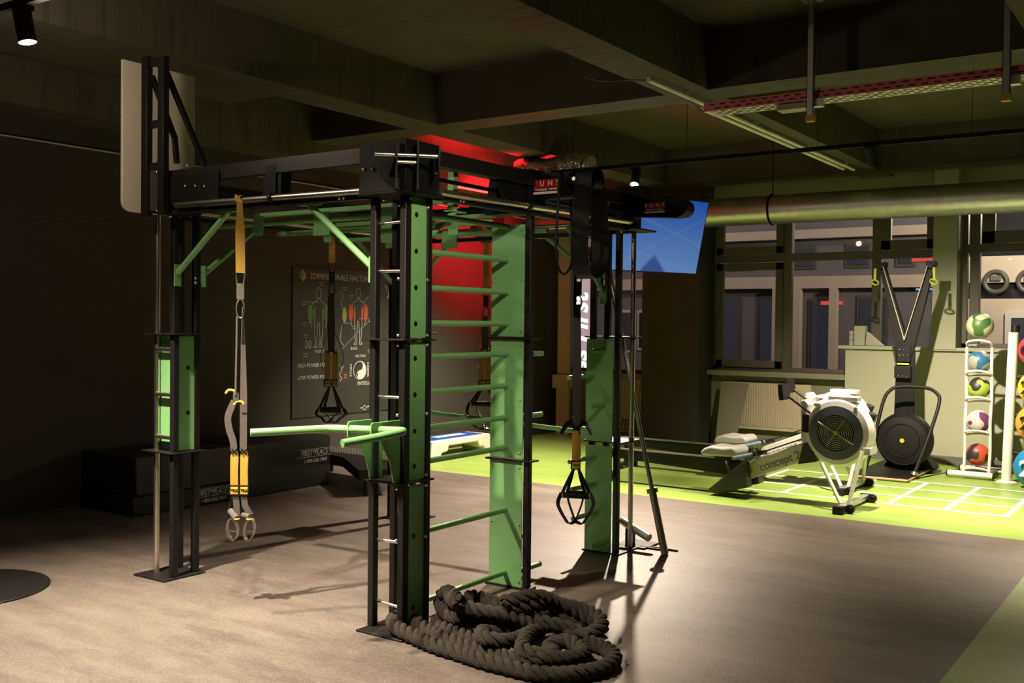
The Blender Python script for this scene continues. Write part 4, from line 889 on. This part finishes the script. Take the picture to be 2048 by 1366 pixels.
# ------------------------------------------------------------------ rowing machines
def rower(label, ox, oy):
    t = thing('rowing_machine', label, 'rowing machine', (ox, oy, 0), 'white and black rowing machines')
    X = lambda x: x+2.58+ox  # measured coordinates of the near machine, flywheel centre at -2.58
    Y = lambda y: y-8.5+oy
    c = Vector((X(-2.58), Y(8.50), .615))
    q = MB(); q.lathe([(0, .085), (.17, .085), (.262, .083), (.285, .05), (.285, -.04), (.262, -.083), (.198, -.098)], c, (0, 1, 0), 56); q.build('flywheel_housing', M['white'], t)
    MB().lathe([(.225, -.094), (.222, -.104), (.150, -.112), (.146, -.10)], c, (0, 1, 0), 56).build('inner_ring', M['navy'], t)
    MB().cyl(c+Vector((0, -.094, 0)), c+Vector((0, -.099, 0)), .15, 48).build('fan_backing', M['rub'], t)
    cg = MB()
    for r in [.035+.0145*i for i in range(8)]: cg.torus(c+Vector((0, -.108, 0)), (0, 1, 0), r, .0022, 40, 5)
    for a in (PI*.18, PI*.68): cg.cyl(c+Vector((math.cos(a)*.14, -.11, -math.sin(a)*.14)), c+Vector((-math.cos(a)*.14, -.11, math.sin(a)*.14)), .0025, 6)
    cg.cyl(c+Vector((-.145, -.112, .085)), c+Vector((.145, -.112, -.085)), .004, 6); cg.build('fan_cage', M['ringw'], t)
    MB().cyl(c+Vector((0, -.108, 0)), c+Vector((0, -.118, 0)), .022, 24).build('hub_badge', M['yellowp'], t)
    MB().box(c.x-.08, c.x+.16, c.y-.06, c.y+.06, c.z+.262, c.z+.30).box(c.x+.14, c.x+.17, c.y-.095, c.y+.09, c.z+.19, c.z+.225).box(c.x-.19, c.x-.13, c.y-.095, c.y+.09, c.z+.21, c.z+.24).build('housing_clips', M['white'], t, .006)
    MB().prism([(c.x-.285, c.y-.075, c.z+.02), (c.x-.235, c.y-.075, c.z+.22), (c.x-.275, c.y-.075, c.z+.26), (c.x-.305, c.y-.075, c.z+.25), (c.x-.30, c.y-.075, c.z-.08), (c.x-.17, c.y-.075, c.z-.25), (c.x-.20, c.y-.075, c.z-.08)], (0, 0, 0), (0, .15, 0)).build('side_shroud', M['white'], t, .008)
    MB().box(c.x+.20, c.x+.27, c.y+.02, c.y+.10, c.z+.07, c.z+.17, 0, Matrix.Rotation(.35, 3, 'Y')).build('damper', M['rub'], t, .006)
    # main beam
    pb = [(X(-2.74), Y(8.42), .55), (X(-2.83), Y(8.42), .30), (X(-3.50), Y(8.42), .065), (X(-3.56), Y(8.42), .16), (X(-3.12), Y(8.42), .40)]
    pb = [(X(-2.80), Y(8.42), .535), (X(-2.78), Y(8.42), .385), (X(-3.45), Y(8.42), .105), (X(-3.52), Y(8.42), .165), (X(-3.30), Y(8.42), .33)]
    o = MB().prism(pb, (0, 0, 0), (0, .13, 0)).build('main_beam', M['white'], t, .008)
    MB().prism([(X(-2.775), Y(8.415), .54), (X(-2.74), Y(8.415), .36), (X(-2.90), Y(8.415), .325), (X(-2.86), Y(8.415), .50)], (0, 0, 0), (0, .14, 0)).build('beam_cover', M['dgreen'], t, .006)
    ang = math.atan2(.42-.255, .40); ca, sa = math.cos(ang), math.sin(ang)
    rot = Matrix(((ca, -sa, 0), (0, 0, -1), (sa, ca, 0)))
    text('concept 2', .098, M['grey'], o, (X(-3.06), Y(8.418), .335), rot=rot, off=.002, sx=.97, shear=.1)
    q = MB(); q.torus((X(-3.33), Y(8.42), .235), (0, 1, 0), .035, .009, 24, 6); q.build('emblem', M['yellowp'], o)
    # legs and front foot
    for a, b_ in (((-2.68, .36), (-2.48, .06)), ((-2.35, .49), (-2.42, .06))):
        for yy in ((8.36, 8.24),) if ox > -2.7 else ((8.36, 8.24), (8.60, 8.70)): MB().cyl((X(a[0]), Y(yy[0]), a[1]), (X(b_[0]), Y(yy[1]), b_[1]), .016, 12).build('leg', M['whitep'], t)
    MB().box(X(-2.36), X(-2.30), Y(8.40), Y(8.60), .45, .51).build('leg_bracket', M['whitep'], t, .004)
    MB().box(X(-2.485), X(-2.425), Y(8.12), Y(8.86), .022, .062).build('front_foot', M['galv'], t, .006)
    for y0, y1 in ((8.08, 8.15), (8.84, 8.88)): MB().box(X(-2.50), X(-2.415), Y(y0), Y(y1), .0, .065).build('foot_cap', M['rub'], t, .004)
    for yy in (8.19, 8.82): MB().cyl((X(-2.39), Y(yy-.02), .036), (X(-2.39), Y(yy+.02), .036), .036, 28).torus((X(-2.39), Y(yy-.021), .036), (0, 1, 0), .02, .005, 20, 6).build('wheel', M['rub'], t)
    # monorail and rear leg
    MB().prism([(X(-3.36), Y(8.47), .30), (X(-4.86), Y(8.47), .315), (X(-4.86), Y(8.47), .235), (X(-3.45), Y(8.47), .165)], (0, 0, 0), (0, .06, 0)).build('monorail', M['rub'], t, .004)
    MB().box(X(-4.85), X(-3.42), Y(8.462), Y(8.538), .307, .316).build('rail_cap', M['steel'], t)
    MB().box(X(-4.82), X(-4.76), Y(8.34), Y(8.66), .02, .06).box(X(-4.81), X(-4.77), Y(8.48), Y(8.52), .05, .25).box(X(-4.83), X(-4.75), Y(8.32), Y(8.36), 0, .065).box(X(-4.83), X(-4.75), Y(8.64), Y(8.68), 0, .065).build('rear_leg', M['black'], t, .004)
    # seat
    s = [(-3.76, .335), (-3.72, .375), (-3.66, .40), (-3.55, .392), (-3.46, .405), (-3.415, .385), (-3.41, .34), (-3.45, .315), (-3.73, .31)]
    MB().prism([(X(a-.0), Y(8.33), b_+.03) for a, b_ in s], (0, 0, 0), (0, .30, 0)).build('seat', M['lgrey'], t, .02)
    MB().box(X(-3.66), X(-3.50), Y(8.43), Y(8.57), .27, .345).build('seat_carriage', M['rub'], t, .005)
    # foot rests
    for yy in (8.30, 8.58):
        MB().prism([(X(-3.66), Y(yy), .05), (X(-3.33), Y(yy), .33), (X(-3.30), Y(yy), .10), (X(-3.60), Y(yy), .02)], (0, 0, 0), (0, .12, 0)).build('foot_rest', M['dgreen'], t, .006)
        MB().tube(smooth([(X(-3.46), Y(yy-.01), .22), (X(-3.50), Y(yy+.02), .30), (X(-3.50), Y(yy+.1), .30), (X(-3.46), Y(yy+.13), .22)], 4), .012, 8).build('foot_strap', M['rub'], t)
    # handle with chain
    MB().cyl((X(-3.40), Y(8.22), .355), (X(-3.27), Y(8.42), .385), .017, 14).cyl((X(-3.25), Y(8.50), .385), (X(-3.30), Y(8.74), .355), .017, 14).build('handle_grip', M['gripb'], t)
    MB().cyl((X(-3.29), Y(8.38), .38), (X(-3.24), Y(8.56), .388), .02, 12).cyl((X(-3.26), Y(8.47), .385), (X(-2.85), Y(8.47), .55), .006, 8).build('handle_chain', M['rub'], t)
    # monitor arm and monitor
    MB().cyl((X(-2.73), Y(8.44), .71), (X(-2.99), Y(8.42), .895), .011, 12).box(X(-2.86), X(-2.81), Y(8.405), Y(8.43), .60, .75).build('monitor_arm', M['black'], t)
    MB().box(X(-3.045), X(-3.005), Y(8.32), Y(8.50), .865, 1.0, 0, Matrix.Rotation(-.12, 3, 'Y')).build('monitor', M['rub'], t, .005)
    MB().box(X(-3.050), X(-3.044), Y(8.335), Y(8.485), .885, .985, 0, Matrix.Rotation(-.12, 3, 'Y')).build('monitor_screen', M['grey'], t)
    return t
rower('nearer white rowing machine with round flywheel housing on the green floor', -2.58, 8.50)
rower('farther rowing machine half hidden behind the nearer one', -2.85, 9.40)

# ------------------------------------------------------------------ ski machine
t = thing('ski_machine', 'tall black ski training machine with V arms standing before the pale panel', 'ski machine', (-2.68, 10.8, 0))
MB().box(-2.99, -2.42, 10.14, 11.50, .005, .032).build('base_board', M['wood'], t, .012)
MB().box(-2.985, -2.425, 10.145, 11.495, .032, .040).build('rubber_top', M['rub'], t, .004)
c = Vector((-2.61, 10.78, .345))
MB().lathe([(0, .09), (.2, .09), (.272, .06), (.28, .02), (.275, -.05), (.24, -.09), (.172, -.10), (.165, -.09), (.16, -.10), (.12, -.105), (0, -.105)], c, (0, 1, 0), 56).build('flywheel_housing', M['rub'], t)
for r in (.165, .245): MB().torus(c+Vector((0, -.10 if r < .2 else -.085, 0)), (0, 1, 0), r, .006, 48, 6).build('housing_rib', M['blackflat'], t)
MB().cyl(c+Vector((0, -.10, 0)), c+Vector((0, -.112, 0)), .022, 24).build('hub_badge', M['yellowp'], t)
for a in (.4, 1.6, 2.9, 4.6): MB().box(c.x+.262*math.cos(a)-.02, c.x+.262*math.cos(a)+.02, c.y-.06, c.y+.06, c.z+.262*math.sin(a)-.02, c.z+.262*math.sin(a)+.02).build('housing_clip', M['rub'], t, .004)
MB().prism([(-2.86, 10.95, .04), (-2.36, 10.95, .04), (-2.44, 10.95, .16), (-2.78, 10.95, .16)], (0, 0, 0), (0, .25, 0)).build('foot_casting', M['rub'], t, .01)
MB().prism([(-2.775, 10.99, .50), (-2.565, 10.99, .50), (-2.585, 10.99, 1.25), (-2.76, 10.99, 1.25)], (0, 0, 0), (0, .07, 0)).build('column', M['rub'], t, .006)
MB().prism([(-2.755, 10.98, 1.20), (-2.60, 10.98, 1.20), (-2.40, 10.98, 2.12), (-2.44, 10.98, 2.15), (-2.465, 10.98, 2.11), (-2.675, 10.98, 1.43), (-2.885, 10.98, 2.12), (-2.91, 10.98, 2.16), (-2.945, 10.98, 2.12)], (0, 0, 0), (0, .06, 0)).build('arms', M['rub'], t, .004)
for x in (-2.92, -2.43): MB().box(x-.045, x+.045, 10.95, 11.06, 2.11, 2.17).cyl((x, 10.94, 2.12), (x, 10.98, 2.12), .028, 20).build('pulley', M['rub'], t, .004)
for x in (-2.895, -2.455): MB().cyl((x, 10.93, 2.12), (-2.675, 10.95, 1.36), .0045, 8).build('drive_cord', M['cream'], t)
for x, s in ((-2.97, 1), (-2.39, -1)):
    h = MB().cyl((x, 10.92, 2.10), (x-.004*s, 10.92, 1.985), .014, 14).build('handle', M['lime'], t)
    MB().torus((x, 10.92, 1.955), (.2, 1, .9), .035, .008, 20, 6).build('wrist_loop', M['lime'], h)
MB().box(-2.765, -2.60, 10.93, 10.99, .96, 1.09).box(-2.75, -2.61, 10.96, 10.99, 1.13, 1.30).build('monitor', M['rub'], t, .006)
MB().box(-2.745, -2.625, 10.955, 10.962, 1.102, 1.118).build('monitor_strip', M['lime'], t)
q = MB()
for i in range(3):
    for z in (1.20, 1.26): q.sph((-2.72+i*.04, 10.955, z), .006, 8)
    q.sph((-2.72+i*.04, 10.925, .985), .006, 8)
q.build('screws', M['bolt'], t)
hp = smooth([(-2.93, 10.55, .05), (-2.87, 10.62, .35), (-2.81, 10.70, .72), (-2.755, 10.74, .84), (-2.66, 10.76, .885), (-2.42, 10.76, .885), (-2.30, 10.72, .84), (-2.265, 10.68, .74), (-2.33, 10.56, .42), (-2.43, 10.42, .05)], 5)
MB().tube(hp, .0175, 12).build('frame_hoop', M['rub'], t)
MB().cyl((-2.43, 10.42, .04), (-2.425, 10.43, .07), .035, 16).build('hoop_foot', M['galv'], t)

# ------------------------------------------------------------------ medicine ball rack
t = thing('ball_rack', 'narrow white tubular rack holding five medicine balls', 'rack', (-1.96, 10.95, 0))
for x in (-2.065, -1.835):
    MB().tube(smooth([(x, 10.88, .07), (x+.006, 10.89, .3), (x, 10.90, .55), (x+.008, 10.91, .8), (x, 10.92, 1.05), (x, 10.93, 1.30)], 5), .0155, 12).build('upright', M['whitep'], t)
for z in (.10, .47, .80, 1.06, 1.36):
    MB().tube(smooth([(-2.065, 10.90, z-.03), (-2.04, 10.86, z-.005), (-1.95, 10.83, z+.01), (-1.86, 10.86, z-.005), (-1.835, 10.90, z-.03)], 5), .0115, 10).tube(smooth([(-2.065, 10.93, z-.05), (-2.03, 11.06, z-.045), (-1.95, 11.12, z-.045), (-1.87, 11.06, z-.045), (-1.835, 10.93, z-.05)], 5), .009, 8).build('ball_cradle', M['whitep'], t)
for y, x0, x1 in ((10.82, -2.20, -1.79), (11.28, -2.17, -1.74)):
    MB().cyl((x0, y, .045), (x1, y, .045), .030, 18).build('base_tube', M['whitep'], t)
    MB().cyl((x0-.012, y, .045), (x0, y, .045), .033, 18).cyl((x1, y, .045), (x1+.012, y, .045), .033, 18).build('end_cap', M['rub'], t)
for x in (-2.065, -1.835): MB().box(x-.015, x+.015, 10.82, 11.28, .045, .075).build('base_bar', M['whitep'], t)
balls = [(1.512, .128, ((.42, .44, .28), (.05, .13, .03)), 8.5, .50, 1.3, 'pale and dark green medicine ball on top of the white rack'),
         (1.155, .112, ((.26, .27, .22), (.02, .12, .22)), 8.5, .50, 4.1, 'grey and blue medicine ball, second from the top of the rack'),
         (.895, .108, ((.30, .42, .04), (.02, .02, .02)), 9.5, .50, 2.4, 'lime and black medicine ball in the middle of the rack'),
         (.562, .112, ((.48, .46, .40), (.13, .03, .10)), 8, .52, 7.7, 'white and purple medicine ball, second from the bottom of the rack'),
         (.232, .110, ((.50, .06, .025), (.025, .02, .02)), 9, .56, 9.3, 'red and black medicine ball at the bottom of the rack')]
for z, r, (c1, c2), sc, th, sd, lb in balls:
    tag(MB().sph((-1.952, 10.945, z), r, 36).build('medicine_ball', ball_mat('ball_'+lb.split()[0], c1, c2, sc, th, sd)), lb, 'medicine ball', 'medicine balls on the white rack')
    if z < .3: pass
t = thing('rack_pole', 'tall thick white pole on a round foot at the right edge', 'pole', (-1.655, 10.78, 0))
MB().cyl((-1.662, 10.78, .012), (-1.622, 10.78, 1.452), .046, 36).build('tube', M['whitep'], t, .003)
MB().lathe([(0, 0), (.095, 0), (.098, .008), (.06, .022), (.048, .022)], (-1.662, 10.78, 0), (0, 0, 1), 40).build('foot', M['whitep'], t)
MB().cyl((-1.612, 10.80, 1.452), (-1.612, 10.80, 1.52), .038, 24).build('cap', M['rub'], t)
for z, k in ((1.15, 'x'), (.78, 'x'), (.42, 'x')): MB().cyl((-1.64, 10.80, z-.12), (-1.30, 10.72, z-.16), .022, 14).build('ball_arm', M['rub'], t)
for (x, z, r, m_, lb, tc) in ((-1.395, 1.29, .150, 'ballred', 'crimson medicine ball, topmost beside the white pole', 'rub'), (-1.385, .94, .155, 'ballyel', 'yellow medicine ball beside the white pole', 'rub'), (-1.385, .61, .170, 'orange', 'orange medicine ball beside the white pole', 'rub'), (-1.370, .195, .194, 'ballblue', 'blue medicine ball with a white 2 on the floor', 'whitep')):
    b = thing('medicine_ball', lb, 'medicine ball', (x, 10.52, z-r), 'large medicine balls beside the pole')
    MB().sph((x, 10.52, z), r, 40, sc=(1, .75, 1)).build('ball', M[m_], b)
    if tc == 'whitep': text('2', .20, M[tc], b, (x-.075, 10.52-r*.75, z), rot=Matrix(((1, 0, 0), (0, 0, -1), (0, 1, 0))), off=.006, ext=.012)
    elif m_ != 'ballred': text('2', .17, M[tc], b, (x-.075, 10.52-r*.70, z), rot=Matrix(((1, 0, 0), (0, 0, -1), (0, 1, 0))), off=.004, ext=.014)
    else: MB().torus((x-.06, 10.52-r*.62, z), (0, 1, 0), .04, .018, 20, 8).build('emblem', M['rub'], b)
# things on the window bench
tag(MB().box(-3.435, -3.315, 11.80, 11.93, 1.274, 1.50).build('white_box', M['bench'], None, .006), 'pale square box standing on the bench beside the ski machine arms', 'box')
tag(MB().prism([(-3.31, 11.82, 1.274), (-3.12, 11.82, 1.274), (-3.30, 11.82, 1.43)], (0, 0, 0), (0, .10, 0)).build('wedge_block', M['bench'], None, .004), 'pale triangular block on the bench right of the square box', 'block')
tag(MB().cyl((-3.48, 11.85, 1.274), (-3.48, 11.85, 1.33), .026, 20).cyl((-3.48, 11.85, 1.335), (-3.48, 11.85, 1.39), .026, 20).cyl((-3.48, 11.85, 1.395), (-3.48, 11.85, 1.44), .026, 20).build('jar_stack', M['lgrey']), 'small stack of pale tins on the bench left of the square box', 'tin')

SC.view_settings.view_transform = 'Standard'; SC.view_settings.look = 'None'; SC.view_settings.gamma = 1; SC.view_settings.use_curve_mapping = False
SC.view_settings.exposure = .7
SC.cycles.max_bounces = 8; SC.cycles.diffuse_bounces = 4; SC.cycles.transparent_max_bounces = 12; SC.cycles.caustics_reflective = False; SC.cycles.caustics_refractive = False
